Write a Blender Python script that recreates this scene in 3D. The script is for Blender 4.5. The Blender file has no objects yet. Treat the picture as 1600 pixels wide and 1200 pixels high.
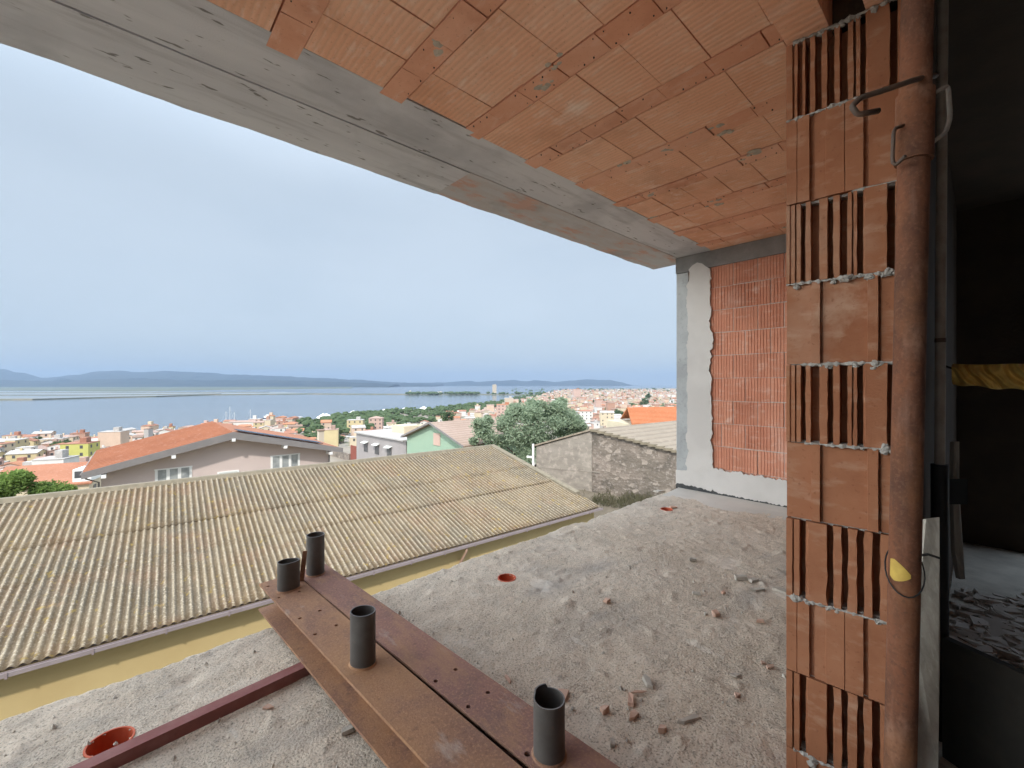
import bpy, bmesh, math, random
from mathutils import Vector, noise, Matrix
R = math.radians
rng = random.Random(7)
sc = bpy.context.scene
COL = sc.collection
EYE = 1.29
FPX = 670.0
PHI = R(42.35)
CP, SP = math.cos(PHI), math.sin(PHI)

def B(u, v, z):
    """building frame (u along the facade, v outwards) -> world"""
    return (u*CP - v*SP, u*SP + v*CP, z)

def at(px, py, d):
    return ((px-800)/FPX*d, d, EYE-(py-600)/FPX*d)

# ------------------------------------------------------------------ mesh builder
class MB:
    def __init__(s, f=None):
        s.v = []; s.f = []; s.m = []; s.fn = f; s.mi = 0
    def add(s, pts, faces):
        b = len(s.v)
        if s.fn: pts = [s.fn(*p) for p in pts]
        s.v += [tuple(p) for p in pts]
        for f in faces:
            s.f.append([b+i for i in f]); s.m.append(s.mi)
        return s
    def box(s, x0, x1, y0, y1, z0, z1):
        p = [(x0,y0,z0),(x1,y0,z0),(x1,y1,z0),(x0,y1,z0),(x0,y0,z1),(x1,y0,z1),(x1,y1,z1),(x0,y1,z1)]
        return s.add(p, [(3,2,1,0),(4,5,6,7),(0,1,5,4),(1,2,6,5),(2,3,7,6),(3,0,4,7)])
    def hexa(s, bot, top):
        p = list(bot)+list(top)
        return s.add(p, [(3,2,1,0),(4,5,6,7),(0,1,5,4),(1,2,6,5),(2,3,7,6),(3,0,4,7)])
    def prism(s, poly, off):
        """polygon (3D points) extruded by the vector off"""
        n = len(poly)
        q = [tuple(a+b for a, b in zip(p, off)) for p in poly]
        fs = [list(range(n))[::-1], list(range(n, 2*n))]
        for i in range(n):
            j = (i+1) % n
            fs.append((i, j, n+j, n+i))
        return s.add(list(poly)+q, fs)
    def tube(s, pts, r, seg=10, caps=True, r2=None):
        pts = [Vector(p) for p in pts]; n = len(pts)
        rings = []; up = None
        for i, p in enumerate(pts):
            t = (pts[min(i+1, n-1)]-pts[max(i-1, 0)]).normalized()
            if up is None:
                up = Vector((0,0,1)) if abs(t.z) < .9 else Vector((1,0,0))
            a = t.cross(up)
            if a.length < 1e-6: a = t.orthogonal()
            a.normalize(); b = a.cross(t).normalized(); up = b
            rr = r if r2 is None else r+(r2-r)*i/(n-1)
            rings.append([tuple(p+a*(rr*math.cos(2*math.pi*k/seg))+b*(rr*math.sin(2*math.pi*k/seg))) for k in range(seg)])
        vs = [q for ring in rings for q in ring]; fs = []
        for i in range(n-1):
            for k in range(seg):
                k2 = (k+1) % seg
                fs.append((i*seg+k, i*seg+k2, (i+1)*seg+k2, (i+1)*seg+k))
        if caps:
            fs.append(list(range(seg))[::-1]); fs.append(list(range((n-1)*seg, n*seg)))
        return s.add(vs, fs)
    def lathe(s, c, prof, seg=24, sx=1, sy=1, rot=0, shape=None):
        """profile [(r, z)] turned about the vertical through c"""
        vs = []; fs = []; n = len(prof)
        for (r, z) in prof:
            for k in range(seg):
                a = 2*math.pi*k/seg
                q = shape(a) if shape else 1
                x, y = r*sx*q*math.cos(a), r*sy*q*math.sin(a)
                vs.append((c[0]+x*math.cos(rot)-y*math.sin(rot), c[1]+x*math.sin(rot)+y*math.cos(rot), c[2]+z))
        for i in range(n-1):
            for k in range(seg):
                k2 = (k+1) % seg
                fs.append((i*seg+k, i*seg+k2, (i+1)*seg+k2, (i+1)*seg+k))
        return s.add(vs, fs)
    def build(s, name, mats, parent=None, smooth=False, loc=None):
        me = bpy.data.meshes.new(name)
        o = bpy.data.objects.new(name, me)
        COL.objects.link(o)
        if parent is not None:
            base = Vector((0,0,0)); q = parent
            while q is not None:
                base = base+q.location; q = q.parent
            o.parent = parent
        elif loc is not None:
            base = Vector(loc); o.location = base
        else:
            base = Vector((0,0,0))
        me.from_pydata([tuple(Vector(p)-base) for p in s.v], [], s.f)
        if not isinstance(mats, (list, tuple)): mats = [mats]
        for m in mats: me.materials.append(m)
        if len(mats) > 1: me.polygons.foreach_set('material_index', s.m)
        if smooth: me.polygons.foreach_set('use_smooth', [True]*len(s.f))
        bm = bmesh.new(); bm.from_mesh(me)
        bmesh.ops.recalc_face_normals(bm, faces=bm.faces)
        bm.to_mesh(me); bm.free()
        me.update()
        return o

def thing(name, label, cat, loc, group=None):
    o = bpy.data.objects.new(name, None); COL.objects.link(o)
    o.location = loc; o.empty_display_size = .3
    o['label'] = label; o['category'] = cat
    if group: o['group'] = group
    return o
def tag(o, label=None, cat=None, group=None, kind=None):
    if label: o['label'] = label
    if cat: o['category'] = cat
    if group: o['group'] = group
    if kind: o['kind'] = kind
    return o
def struct(o):
    o['kind'] = 'structure'; return o
def auto_smooth(o, ang=40):
    me = o.data
    me.polygons.foreach_set('use_smooth', [True]*len(me.polygons))
    bm = bmesh.new(); bm.from_mesh(me)
    for e in bm.edges:
        if len(e.link_faces) == 2 and e.calc_face_angle(0) > R(ang): e.smooth = False
    bm.to_mesh(me); bm.free()
    return o

# ------------------------------------------------------------------ materials
def srgb(r, g, b):
    f = lambda c: (c/255/12.92) if c/255 <= .04045 else ((c/255+.055)/1.055)**2.4
    return (f(r), f(g), f(b))

class Mat:
    def __init__(s, name, base, rough=.85, spec=.3, metal=0.0, rot=0.0):
        s.m = bpy.data.materials.new(name); s.m.use_nodes = True
        s.nt = s.m.node_tree; s.N = s.nt.nodes; s.L = s.nt.links
        s.b = s.N['Principled BSDF']
        s.b.inputs['Roughness'].default_value = rough
        s.b.inputs['Specular IOR Level'].default_value = spec
        s.b.inputs['Metallic'].default_value = metal
        s.b.inputs['Base Color'].default_value = (*base, 1)
        s.col = (*base, 1); s.nrm = None
        g = s.N.new('ShaderNodeNewGeometry')
        mp = s.N.new('ShaderNodeMapping'); mp.inputs['Rotation'].default_value = (0, 0, rot)
        s.L.new(g.outputs['Position'], mp.inputs['Vector']); s.P = mp.outputs[0]
    def setc(s, inp, v):
        if isinstance(v, tuple): inp.default_value = v if len(v) == 4 else (*v, 1)
        else: s.L.new(v, inp)
    def scaled(s, sc3):
        if sc3 is None: return s.P
        n = s.N.new('ShaderNodeMapping'); n.inputs['Scale'].default_value = sc3
        s.L.new(s.P, n.inputs['Vector']); return n.outputs[0]
    def noise(s, scale, detail=4, stretch=None, dist=0.0, rough=.6):
        n = s.N.new('ShaderNodeTexNoise'); n.inputs['Scale'].default_value = scale
        n.inputs['Detail'].default_value = detail; n.inputs['Roughness'].default_value = rough
        n.inputs['Distortion'].default_value = dist
        s.L.new(s.scaled(stretch), n.inputs['Vector']); return n.outputs['Fac']
    def voro(s, scale, stretch=None, out='Distance', feat='F1', rnd=1):
        n = s.N.new('ShaderNodeTexVoronoi'); n.inputs['Scale'].default_value = scale
        n.feature = feat; n.inputs['Randomness'].default_value = rnd
        s.L.new(s.scaled(stretch), n.inputs['Vector']); return n.outputs[out]
    def wave(s, scale, axis='X', dist=0, prof='SIN', dscale=1):
        n = s.N.new('ShaderNodeTexWave'); n.bands_direction = axis; n.wave_profile = prof
        n.inputs['Scale'].default_value = scale; n.inputs['Distortion'].default_value = dist
        n.inputs['Detail Scale'].default_value = dscale
        s.L.new(s.P, n.inputs['Vector']); return n.outputs['Fac']
    def ramp(s, fac, lo, hi, a=0.0, b=1.0):
        n = s.N.new('ShaderNodeMapRange'); n.inputs['From Min'].default_value = lo; n.inputs['From Max'].default_value = hi
        n.inputs['To Min'].default_value = a; n.inputs['To Max'].default_value = b
        s.L.new(fac, n.inputs['Value']); return n.outputs[0]
    def mul(s, a, b, op='MULTIPLY'):
        n = s.N.new('ShaderNodeMath'); n.operation = op
        for i, v in enumerate((a, b)):
            if isinstance(v, (int, float)): n.inputs[i].default_value = v
            else: s.L.new(v, n.inputs[i])
        return n.outputs[0]
    def mix(s, fac, c2, mode='MIX'):
        n = s.N.new('ShaderNodeMix'); n.data_type = 'RGBA'; n.blend_type = mode
        if isinstance(fac, (int, float)): n.inputs[0].default_value = fac
        else: s.L.new(fac, n.inputs[0])
        s.setc(n.inputs[6], s.col); s.setc(n.inputs[7], c2)
        s.col = n.outputs[2]; return s
    def var(s, scale, c2, lo=.4, hi=.65, amt=1.0, detail=4, stretch=None, dist=0.0):
        return s.mix(s.ramp(s.noise(scale, detail, stretch, dist), lo, hi, 0, amt), c2)
    def bump(s, h, strength=.5, dist=.01):
        n = s.N.new('ShaderNodeBump'); n.inputs['Strength'].default_value = strength
        n.inputs['Distance'].default_value = dist
        s.L.new(h, n.inputs['Height'])
        if s.nrm is not None: s.L.new(s.nrm, n.inputs['Normal'])
        s.nrm = n.outputs[0]; return s
    def island(s, c2, amt=1.0):
        g = s.N.new('ShaderNodeNewGeometry')
        return s.mix(s.mul(g.outputs['Random Per Island'], amt), c2)
    def done(s):
        s.setc(s.b.inputs['Base Color'], s.col)
        if s.nrm is not None: s.L.new(s.nrm, s.b.inputs['Normal'])
        return s.m

def simple(name, base, c2=None, rough=.85, scale=2, amt=.6, bs=None, spec=.3, metal=0, rot=0, stretch=None):
    m = Mat(name, base, rough, spec, metal, rot)
    if c2: m.var(scale, c2, amt=amt, stretch=stretch)
    if bs: m.bump(m.noise(bs[0], 5), bs[1], bs[2])
    return m.done()

MT = {}
# terracotta
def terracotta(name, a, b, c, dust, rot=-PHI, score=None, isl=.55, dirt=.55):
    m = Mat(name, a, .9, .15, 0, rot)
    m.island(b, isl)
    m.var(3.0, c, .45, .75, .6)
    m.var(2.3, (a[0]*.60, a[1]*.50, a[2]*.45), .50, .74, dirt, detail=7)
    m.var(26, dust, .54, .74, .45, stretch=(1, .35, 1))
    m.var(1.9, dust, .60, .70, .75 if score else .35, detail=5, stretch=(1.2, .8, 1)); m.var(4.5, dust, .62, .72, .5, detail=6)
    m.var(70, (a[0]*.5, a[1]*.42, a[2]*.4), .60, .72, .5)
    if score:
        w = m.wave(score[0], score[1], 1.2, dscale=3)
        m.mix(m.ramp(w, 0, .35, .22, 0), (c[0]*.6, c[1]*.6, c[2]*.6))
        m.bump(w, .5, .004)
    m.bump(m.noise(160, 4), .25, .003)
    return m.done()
MT['ceil_block'] = terracotta('ceiling hollow block', (.86,.50,.345), (.78,.40,.255), (.88,.57,.42), (.93,.78,.69), isl=.85, score=(11, 'X'))
MT['ceil_rib'] = terracotta('joist tile', (.74,.37,.245), (.80,.46,.33), (.64,.29,.18), (.82,.58,.47), isl=.9)
MT['wall_brick'] = terracotta('wall block', (.60,.265,.17), (.50,.20,.125), (.66,.33,.225), (.72,.52,.43), isl=.85)
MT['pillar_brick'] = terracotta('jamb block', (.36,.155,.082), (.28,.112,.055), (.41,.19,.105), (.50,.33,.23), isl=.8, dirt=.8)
MT['terracotta_shard'] = terracotta('terracotta shard', (.62,.34,.24), (.55,.42,.33), (.66,.40,.30), (.68,.55,.46), isl=.9)
# concretes
m = Mat('rough slab concrete', (.60,.485,.375), .95, .1, 0, -PHI)
m.var(.9, (.66,.55,.44), .42, .62, .9, 5)
m.var(.55, (.50,.425,.35), .52, .68, .8, 6)
m.var(7, (.43,.365,.30), .5, .7, .6, 6)
m.var(90, (.70,.59,.48), .5, .64, .7, 4)
m.var(120, (.22,.185,.15), .53, .66, .8, 3)
m.var(26, (.26,.22,.18), .60, .70, .6, 4)
m.var(1.3, (.36,.32,.285), .56, .66, .65, 7, stretch=(.5, 1.3, 1)); m.var(2.6, (.72,.62,.52), .60, .70, .7, 7)
m.var(4.2, (.70,.62,.53), .66, .70, .6, 3, stretch=(1, .4, 1))
msk = m.ramp(m.noise(3.2, 5), .36, .62, .25, 1.0)
h1 = m.voro(115); h2 = m.noise(80, 7, rough=.72)
m.bump(m.mul(h2, msk), .9, .010)
m.bump(m.mul(m.mul(h1, msk), -1.0), .6, .006)
m.bump(m.noise(24, 5), .5, .010)
MT['slab'] = m.done()
m = Mat('formwork concrete', (.57,.565,.60), .9, .15, 0, -PHI)
m.var(2.2, (.67,.66,.69), .4, .65, .8, 6, stretch=(.25, 1.6, 1))
m.var(9, (.38,.37,.39), .52, .72, .75, 6, stretch=(.18, 1.5, 1))
m.var(1.1, (.40,.40,.43), .55, .68, .7, 5)
m.mix(m.ramp(m.noise(26, 2, (.35, 1, 1)), .66, .72, 0, .8), (.14,.13,.12))
m.bump(m.noise(30, 6, (.15, 1.5, 1)), .5, .006)
m.bump(m.noise(130, 5), .4, .003)
MT['formwork'] = m.done()
m = Mat('soffit with tile inlay', (.50,.46,.46), .9, .15, 0, -PHI)
m.var(5, (.58,.32,.24), .50, .60, .75, 4, stretch=(.5, 1.2, 1))
m.var(11, (.52,.51,.53), .47, .62, .9, 6, stretch=(.3, 1.2, 1))
m.var(2, (.30,.28,.28), .55, .7, .6)
m.bump(m.noise(30, 6), .5, .006)
MT['inlay'] = m.done()
m = Mat('grey concrete', (.34,.34,.335), .9, .15, 0, -PHI)
m.var(3, (.46,.46,.45), .4, .65, .8, 6); m.var(30, (.22,.22,.22), .55, .75, .6, 4)
m.mix(m.ramp(m.voro(28), .02, .07, .9, 0), (.66,.66,.64))
m.bump(m.noise(60, 6), .5, .004)
MT['column'] = m.done()
m = Mat('dark wet concrete', (.20,.19,.185), .85, .2, 0, -PHI)
m.var(4, (.30,.285,.27), .4, .65, .8, 6); m.bump(m.noise(60, 6), .5, .006)
MT['dark_concrete'] = m.done()
m = Mat('white render', (.54,.495,.46), .92, .1, 0, -PHI)
m.var(6, (.52,.48,.445), .45, .7, .7, 5); m.var(1.2, (.64,.595,.555), .45, .6, .6)
m.bump(m.noise(45, 5), .3, .004)
MT['white_render'] = m.done()
m = Mat('joint mortar', (.54,.40,.33), .95, .1); m.var(12, (.58,.50,.45), .45, .6, .8, 4); m.bump(m.noise(90, 5), .5, .004)
MT['joint_mortar'] = m.done()
m = Mat('rubble', (.52,.46,.39), .95, .1); m.island((.40,.35,.30), .8); m.var(30, (.64,.58,.50), .5, .7, .7, 5); m.bump(m.noise(120, 6), .7, .004); MT['rubble_bit'] = m.done()
MT['bitumen'] = simple('bitumen', (.05,.05,.05), (.10,.10,.10), .8, 20, .6, (60, .6, .006))
m = Mat('mortar', (.34,.315,.28), .95, .1)
m.var(30, (.46,.43,.39), .42, .65, .8, 5); m.bump(m.noise(120, 6), .8, .006)
MT['mortar'] = m.done()
MT['shade_toned_block'] = simple('dark interior block', (.065,.048,.037), (.10,.068,.048), .95, 3, .6, (50, .5, .006))  # the room's darkness is put into this block colour
MT['soot_floor'] = simple('dusty interior floor', (.62,.59,.53), (.40,.38,.34), .95, 4, .8, (70, .8, .01))
# steels
def rust(name, a, b, c):
    m = Mat(name, a, .82, .3, .0, -PHI)
    m.var(2.0, b, .42, .64, .9, 6); m.var(4.5, c, .5, .64, .8, 6)
    m.var(100, (.50,.28,.16), .50, .66, .4, 3); m.var(40, (.13,.07,.05), .54, .70, .45, 5); m.var(9, (.40,.22,.12), .50, .66, .6, 6, stretch=(1.5, .5, 1))
    m.var(7, (.48,.40,.34), .62, .74, .6, 6, stretch=(1.4, .5, 1))
    m.bump(m.noise(120, 5), .6, .003)
    return m.done()
MT['rust'] = rust('rusty steel', (.25,.13,.085), (.38,.20,.10), (.22,.12,.09))
MT['rust_red'] = rust('reddish rusty steel', (.24,.125,.10), (.30,.155,.12), (.20,.115,.095))
m = Mat('rusty prop', (.18,.072,.038), .85, .2)
m.var(9, (.085,.042,.028), .43, .62, .9, 6, stretch=(1, 1, .4)); m.var(14, (.30,.165,.11), .54, .70, .8, 6, stretch=(1,1,.5)); m.var(5, (.235,.10,.045), .5, .66, .7, 6)
m.var(80, (.08,.04,.028), .52, .70, .55, 6); m.var(130, (.26,.13,.08), .52, .70, .35, 4); m.var(30, (.27,.155,.11), .58, .72, .4, 6, stretch=(1, 1, .15)); m.bump(m.noise(110, 6), .5, .003)
MT['prop'] = m.done()
m = Mat('mill scale tube', (.085,.074,.066), .55, .45)
m.var(12, (.125,.11,.098), .45, .7, .8, 5); m.var(40, (.17,.10,.07), .66, .8, .6, 4)
m.bump(m.noise(160, 3), .15, .001)
MT['tube'] = m.done()
MT['tube_cut'] = simple('cut tube edge', (.20,.19,.185), (.12,.11,.11), .5, 60, .6)
m = Mat('red primer', (.24,.085,.075), .7, .3)
m.var(6, (.34,.17,.15), .45, .7, .8, 5); m.var(50, (.15,.06,.05), .6, .8, .6)
m.bump(m.noise(120, 4), .3, .002)
MT['primer'] = m.done()
MT['orange_pipe'] = simple('orange plastic pipe', (.60,.13,.06), (.50,.11,.055), .5, 8, .5)
MT['dark_rod'] = simple('dark steel rod', (.10,.075,.06), (.17,.10,.07), .6, 30, .6)
MT['pale_rod'] = simple('dusty steel rod', (.36,.33,.29), (.26,.21,.17), .7, 20, .6)
MT['tape'] = simple('yellow tape', (.55,.37,.075), (.36,.23,.05), .6, 25, .7)
MT['smooth_cement'] = simple('smooth cement', (.56,.50,.44), (.46,.42,.375), .95, 2.5, .8, (60, .4, .005), rot=-PHI, stretch=(1, .5, 1))
m = Mat('grey weathered wood', (.40,.365,.31), .9, .1)
m.var(10, (.27,.245,.205), .42, .65, .8, 5, stretch=(4, 4, .3)); m.var(40, (.50,.465,.40), .55, .75, .7, 4, stretch=(3, 3, .2))
m.bump(m.noise(40, 5, (4, 4, .2)), .4, .003)
MT['wood'] = m.done()
MT['dark_ply'] = simple('dark formwork board', (.035,.032,.027), (.06,.05,.04), .9, 6, .6, (60, .3, .004))
MT['rope'] = simple('black wire', (.02,.02,.02), None, .6)
m = Mat('yellow tarp', (.80,.54,.15), .6, .3)
m.var(9, (.60,.37,.09), .42, .65, .8, 4); m.bump(m.noise(22, 4), .4, .008)
MT['tarp'] = m.done()
# ================================================================== OUR BUILDING
def nz(x, y, z=0.0, s=1.0): return noise.noise(Vector((x*s, y*s, z*s)))

# ---- terrace slab, a rough cast surface with three sleeve holes
HOLES = [(-.03, 2.118, .070), (1.896, 2.131, .062), (4.15, 2.19, .062)]
def slab():
    st = .0155; u0, u1, v0, v1 = -2.6, 5.06, -1.3, 2.545
    nu = int((u1-u0)/st); nv = int((v1-v0)/st)
    vs = []; idx = {}
    for j in range(nv+1):
        for i in range(nu+1):
            u = u0+(u1-u0)*i/nu; v = v0+(v1-v0)*j/nv
            if v > 2.3:
                e = (v-2.3)/.245
                v += e*(.028*nz(u*1.3, 4.1)+.016*nz(u*6, 9.7)+.012*nz(u*19, 2.2))
            z = .010*nz(u*2.1, v*2.1, 1)+.005*nz(u*9, v*9, 5)+.0035*nz(u*27, v*27, 8)
            z += .0040*nz(u*48, v*48, 11)
            c = nz(u*13, v*13, 20)
            if c > .42: z += (c-.42)*.035
            c = nz(u*7+40, v*7, 30)
            if c < -.5: z += (c+.5)*.05
            if j == nv: z -= .018
            for (hu, hv, hr) in HOLES:
                dd = math.hypot(u-hu, v-hv)
                if dd < hr+.018:
                    if dd > 1e-4:
                        q = max(dd, hr) if dd > hr-.012 else dd
                        u, v = hu+(u-hu)/dd*q, hv+(v-hv)/dd*q
                    z = z*.3
            vs.append((u, v, z))
    fs = []
    W = nu+1
    for j in range(nv):
        for i in range(nu):
            a = j*W+i; q = (a, a+1, a+1+W, a+W)
            cu = sum(vs[k][0] for k in q)/4; cv = sum(vs[k][1] for k in q)/4
            if any(math.hypot(cu-hu, cv-hv) < hr-.003 for hu, hv, hr in HOLES): continue
            fs.append(q)
    b = len(vs)
    for i in range(nu+1):
        u, v, z = vs[nv*W+i]
        vs.append((u, v-.012+.012*nz(u*15, 3.3), z-.10)); vs.append((u, v-.02, -.26))
    for i in range(nu):
        t = nv*W+i
        fs.append((t, t+1, b+2*i+2, b+2*i)); fs.append((b+2*i, b+2*i+2, b+2*i+3, b+2*i+1))
    m = MB(B); m.add(vs, fs)
    m.box(-6, -2.6, -4.6, 2.53, -.26, 0); m.box(-2.6, 5.3, -4.6, -1.3, -.26, -.004)
    m.box(5.06, 5.31, -1.3, 2.53, -.26, -.004)
    return struct(m.build('floor', MT['slab'], smooth=True))
slab()
# smooth trowelled strip in front of the end wall
m = MB(B); n = 40; top = []; bot = []
for i in range(n+1):
    v = .45+(2.50-.45)*i/n
    top.append((5.05, v)); bot.append((4.62+.10*nz(v*3, 7)+.03*nz(v*12, 2)-.10*(v < 1.2), v))
for i in range(n):
    pts = [(*bot[i], -.004), (*top[i], .028), (*top[i+1], .028), (*bot[i+1], -.004)]
    m.add(pts, [(0, 1, 2, 3)])
struct(m.build('floor', MT['smooth_cement'], smooth=True))['label'] = 'smoother grey cement strip along the foot of the end wall'

for (hu, hv, hr), lab in zip(HOLES, ('orange plastic sleeve set in the slab beside the red steel bar',
        'orange-red plastic sleeve in the slab midway between the rusty beams and the end wall',
        'small orange sleeve in the slab near the white rendered wall foot')):
    m = MB(B)
    m.lathe((hu, hv, 0), [(hr-.001, -.2), (hr-.001, .0035), (hr-.007, .0035), (hr-.007, -.2), (.0, -.2)], 36)
    o = m.build('pipe_sleeve', MT['orange_pipe'], loc=B(hu, hv, 0)); auto_smooth(o)
    tag(o, lab, 'pipe sleeve', 'orange sleeves cast into the slab')

# ---- ceiling: hollow blocks between tile-faced joists
mb = MB(B); mr = MB(B)
rr = random.Random(3)
for k in range(-2, 10):
    c = .55+.525*k
    def blocks(u0, u1, wid, ln, m, zoff, ext):
        vend = 2.1+ext+rr.uniform(-.02, .02); v = vend
        while v > -4.4:
            L = ln*rr.choice((1, 1, 1, 1.02, .98))
            zz = 2.83+zoff+rr.uniform(-.003, .003)
            g = .0035 if rr.random() < .7 else .0065
            d = [rr.uniform(-.0025, .0025) for _ in range(4)]
            m.box(max(u0, -.75), min(u1, 5.045), v-L+g, v, zz, 2.92)
            # slight sag of each block
            for q, vi in enumerate(range(len(m.v)-8, len(m.v)-4)):
                x, y, z = m.v[vi]; m.v[vi] = (x, y, z+d[q])
            v -= L
    if c-.065 < 5.03: blocks(c-.0640+rr.uniform(-.004, .003), c+.0650+rr.uniform(-.003, .004), .13, .25, mr, -.002, .035 if k != 0 else .10)
    if c+.073 < 5.0: blocks(c+.0705, c+.4545, .385, .25, mb, rr.uniform(-.002, .004), 0)
o = struct(mb.build('ceiling', MT['ceil_block']))
o['label'] = 'unplastered terracotta hollow block ceiling'
p = mr.build('joist_tile', MT['ceil_rib'], parent=o)
# pin holes along the joist tiles
m = MB(B)
for k in range(0, 9):
    c = .55+.525*k
    for i in range(34):
        v = 2.05-i*.0625+rr.uniform(-.01, .01)
        for sgn in (-1, 1):
            if rr.random() < .42:
                u = c+sgn*(.045+rr.uniform(-.004, .004)); r = rr.uniform(.0018, .0040)
                m.lathe((u, v, 2.8235), [(0, 0), (r, 0), (r, .006)], 6)
m.build('pin_hole', MT['rope'], parent=o)
m = MB(B)
for k in range(26):      # cement squeezed out of the joints overhead
    c = .55+.525*rr.randrange(1, 9); u = c+rr.choice((-.07, .07, 0))+rr.uniform(-.02, .02); v = rr.uniform(.5, 2.08)
    for q in range(rr.randrange(2, 6)):
        bm = bmesh.new(); bmesh.ops.create_icosphere(bm, subdivisions=2, radius=1); r_ = rr.uniform(.008, .024); sd = rr.uniform(0, 99)
        uu, vv = u+rr.uniform(-.025, .025), v+rr.uniform(-.05, .05); V = []
        for w_ in bm.verts:
            p_ = w_.co*(1+.5*noise.noise(w_.co*1.7+Vector((sd, 0, 0))))
            V.append((uu+p_.x*r_, vv+p_.y*r_*1.3, 2.831+p_.z*r_*.22))
        m.add(V, [[w_.index for w_ in f_.verts] for f_ in bm.faces]); bm.free()
m.build('cement_smear', MT['rubble_bit'], parent=o)
# the deck above
m = MB(B); m.box(-.75, 5.31, .44, 2.1, 2.905, 3.15); m.box(-4.6, 5.31, -4.6, .4395, 2.905, 3.15); m.box(-4.6, -.755, -4.6, .4395, 2.83, 2.9045)
m.build('roof_deck', MT['grey'] if 'grey' in MT else MT['column'], parent=o)

# ---- edge beam
e = thing('edge_beam', 'long grey board-marked concrete edge beam under the ceiling rim', 'concrete beam', B(0, 2.1, 2.83))
m = MB(B); n = 220
def soffit(m, u0, u1, va, vb, z, wob):
    n = int((u1-u0)/.05); V = []; F = []
    for i in range(n+1):
        u = u0+(u1-u0)*i/n
        w = wob*(nz(u*2, 5)*.02+nz(u*9, 1)*.008+nz(u*31, 4)*.005)
        for (v, zz) in ((va, z+.08), (va, z+.001*nz(u*5, 1)), ((va+vb)/2, z+.003*nz(u*4, 2)), (vb-.012+w, z+.002*nz(u*6, 3)), (vb+w, z+.012), (vb+w*.3, z+.30)):
            V.append((u, v, zz))
    for i in range(n):
        for k in range(5):
            a = i*6+k; F.append((a, a+6, a+7, a+1))
    m.add(V, F)
soffit(m, -.8, 5.045, 2.1, 2.52, 2.831, 0)
m.build('soffit_board_mark', MT['formwork'], e, smooth=False)
m = MB(B); soffit(m, -.8, 1.88, 2.5208, 3.0, 2.829, 1)
m.build('outer_soffit', MT['formwork'], e)
m = MB(B); soffit(m, 1.884, 5.31, 2.5208, 3.0, 2.834, 1)
o = m.build('tile_soffit', MT['inlay'], e); o['label'] = 'outer soffit strip with reddish tile scraps in the concrete'
m = MB(B); m.box(-.8, 5.31, 2.10, 2.99, 3.13, 3.20); m.build('cap', MT['column'], e)
m = MB(B); m.box(5.05, 5.31, 2.1, 2.52, 2.836, 3.12); m.build('beam_end', MT['formwork'], e)

# ---- right-hand end wall
e = thing('end_wall', 'grooved red block end wall framed by white render and a grey column', 'wall', B(5.05, 1.5, 0))
def grooved(m, U, v0, v1, z0, z1, n):
    pts = [(U+.07, v0), (U+.004, v0), (U, v0+.004)]
    w = (v1-v0-.008)/n
    for i in range(n):
        a = v0+.004+i*w
        if i: pts += [(U, a+w*.16)]
        pts += [(U, a+w*.74), (U+.0045, a+w*.80)]
        if i < n-1: pts += [(U+.0045, a+w*1.06)]
    pts[-2:] = [(U, v1-.004), (U+.004, v1)]
    pts.append((U+.07, v1))
    m.prism([(p[0], p[1], z0) for p in pts], (0, 0, z1-z0))
m = MB(B); m.mi = 0; z = .06; row = 0
while z < 2.62:
    zt = min(z+.25, 2.64)
    v = 2.25-(.125 if row % 2 else 0)
    while v > .46:
        w = .25
        vv0 = max(v-w+.0035+rr.uniform(-.002, .002), .45)
        grooved(m, 5.05+rr.uniform(-.003, .003), vv0, v-.003, z+.002+rr.uniform(-.003, .003), zt+.002+rr.uniform(-.003, .003), 8)
        v -= w
    z += .26; row += 1
m.build('brickwork', MT['wall_brick'], e)
m = MB(B); m.box(5.0585, 5.31, .44, 2.40, 0, 2.83); m.build('mortar_bed', MT['joint_mortar'], e)
def jag(p0, p1, step, amp, sd, ax):
    """a ragged line between two (v,z) points, displaced along ax ('v' or 'z')"""
    n = max(2, int(math.hypot(p1[0]-p0[0], p1[1]-p0[1])/step)); out = []
    for i in range(n+1):
        t = i/n; v = p0[0]+(p1[0]-p0[0])*t; z = p0[1]+(p1[1]-p0[1])*t
        k = amp*(nz(sd, t*n*.13)+.6*nz(sd+5, t*n*.41)+.4*nz(sd+9, t*n*.9))
        out.append((v+k, z) if ax == 'v' else (v, z+k))
    return out
m = MB(B)
m.box(5.040, 5.31, 2.385, 2.53, .0, 2.635); m.build('corner_column', MT['column'], e)
m = MB(B); m.box(5.028, 5.31, .44, 2.535, 2.64, 2.829); m.build('top_beam', MT['dark_concrete'], e)
poly = [(2.533, .06), (2.533, .235)]+jag((2.50, .24), (2.40, .25), .02, .01, 3, 'z')
poly += jag((2.395, .26), (2.385, 2.2), .02, .022, 11, 'v')
poly += jag((2.40, 2.2), (2.375, 2.66), .02, .03, 15, 'v')
poly += [(2.33, 2.70), (2.27, 2.725), (2.21, 2.70), (2.17, 2.66)]
poly += jag((2.12, 2.62), (2.115, 1.9), .018, .022, 21, 'v')+jag((2.09, 1.88), (2.09, 1.70), .018, .03, 25, 'v')+jag((2.12, 1.68), (2.09, .37), .018, .024, 29, 'v')
poly += jag((2.08, .32), (.46, .275), .014, .03, 33, 'z')
poly += jag((.46, .025), (2.1, .05), .012, .03, 39, 'z')+jag((2.1, .06), (2.52, .085), .015, .03, 44, 'z')
m = MB(B)
bmv = [(5.026, p[0], max(p[1], .01)) for p in poly]
m.prism(bmv, (.03, 0, 0)); m.build('render', MT['white_render'], e)['label'] = 'white rendered L-shaped band with ragged edges'
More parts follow.
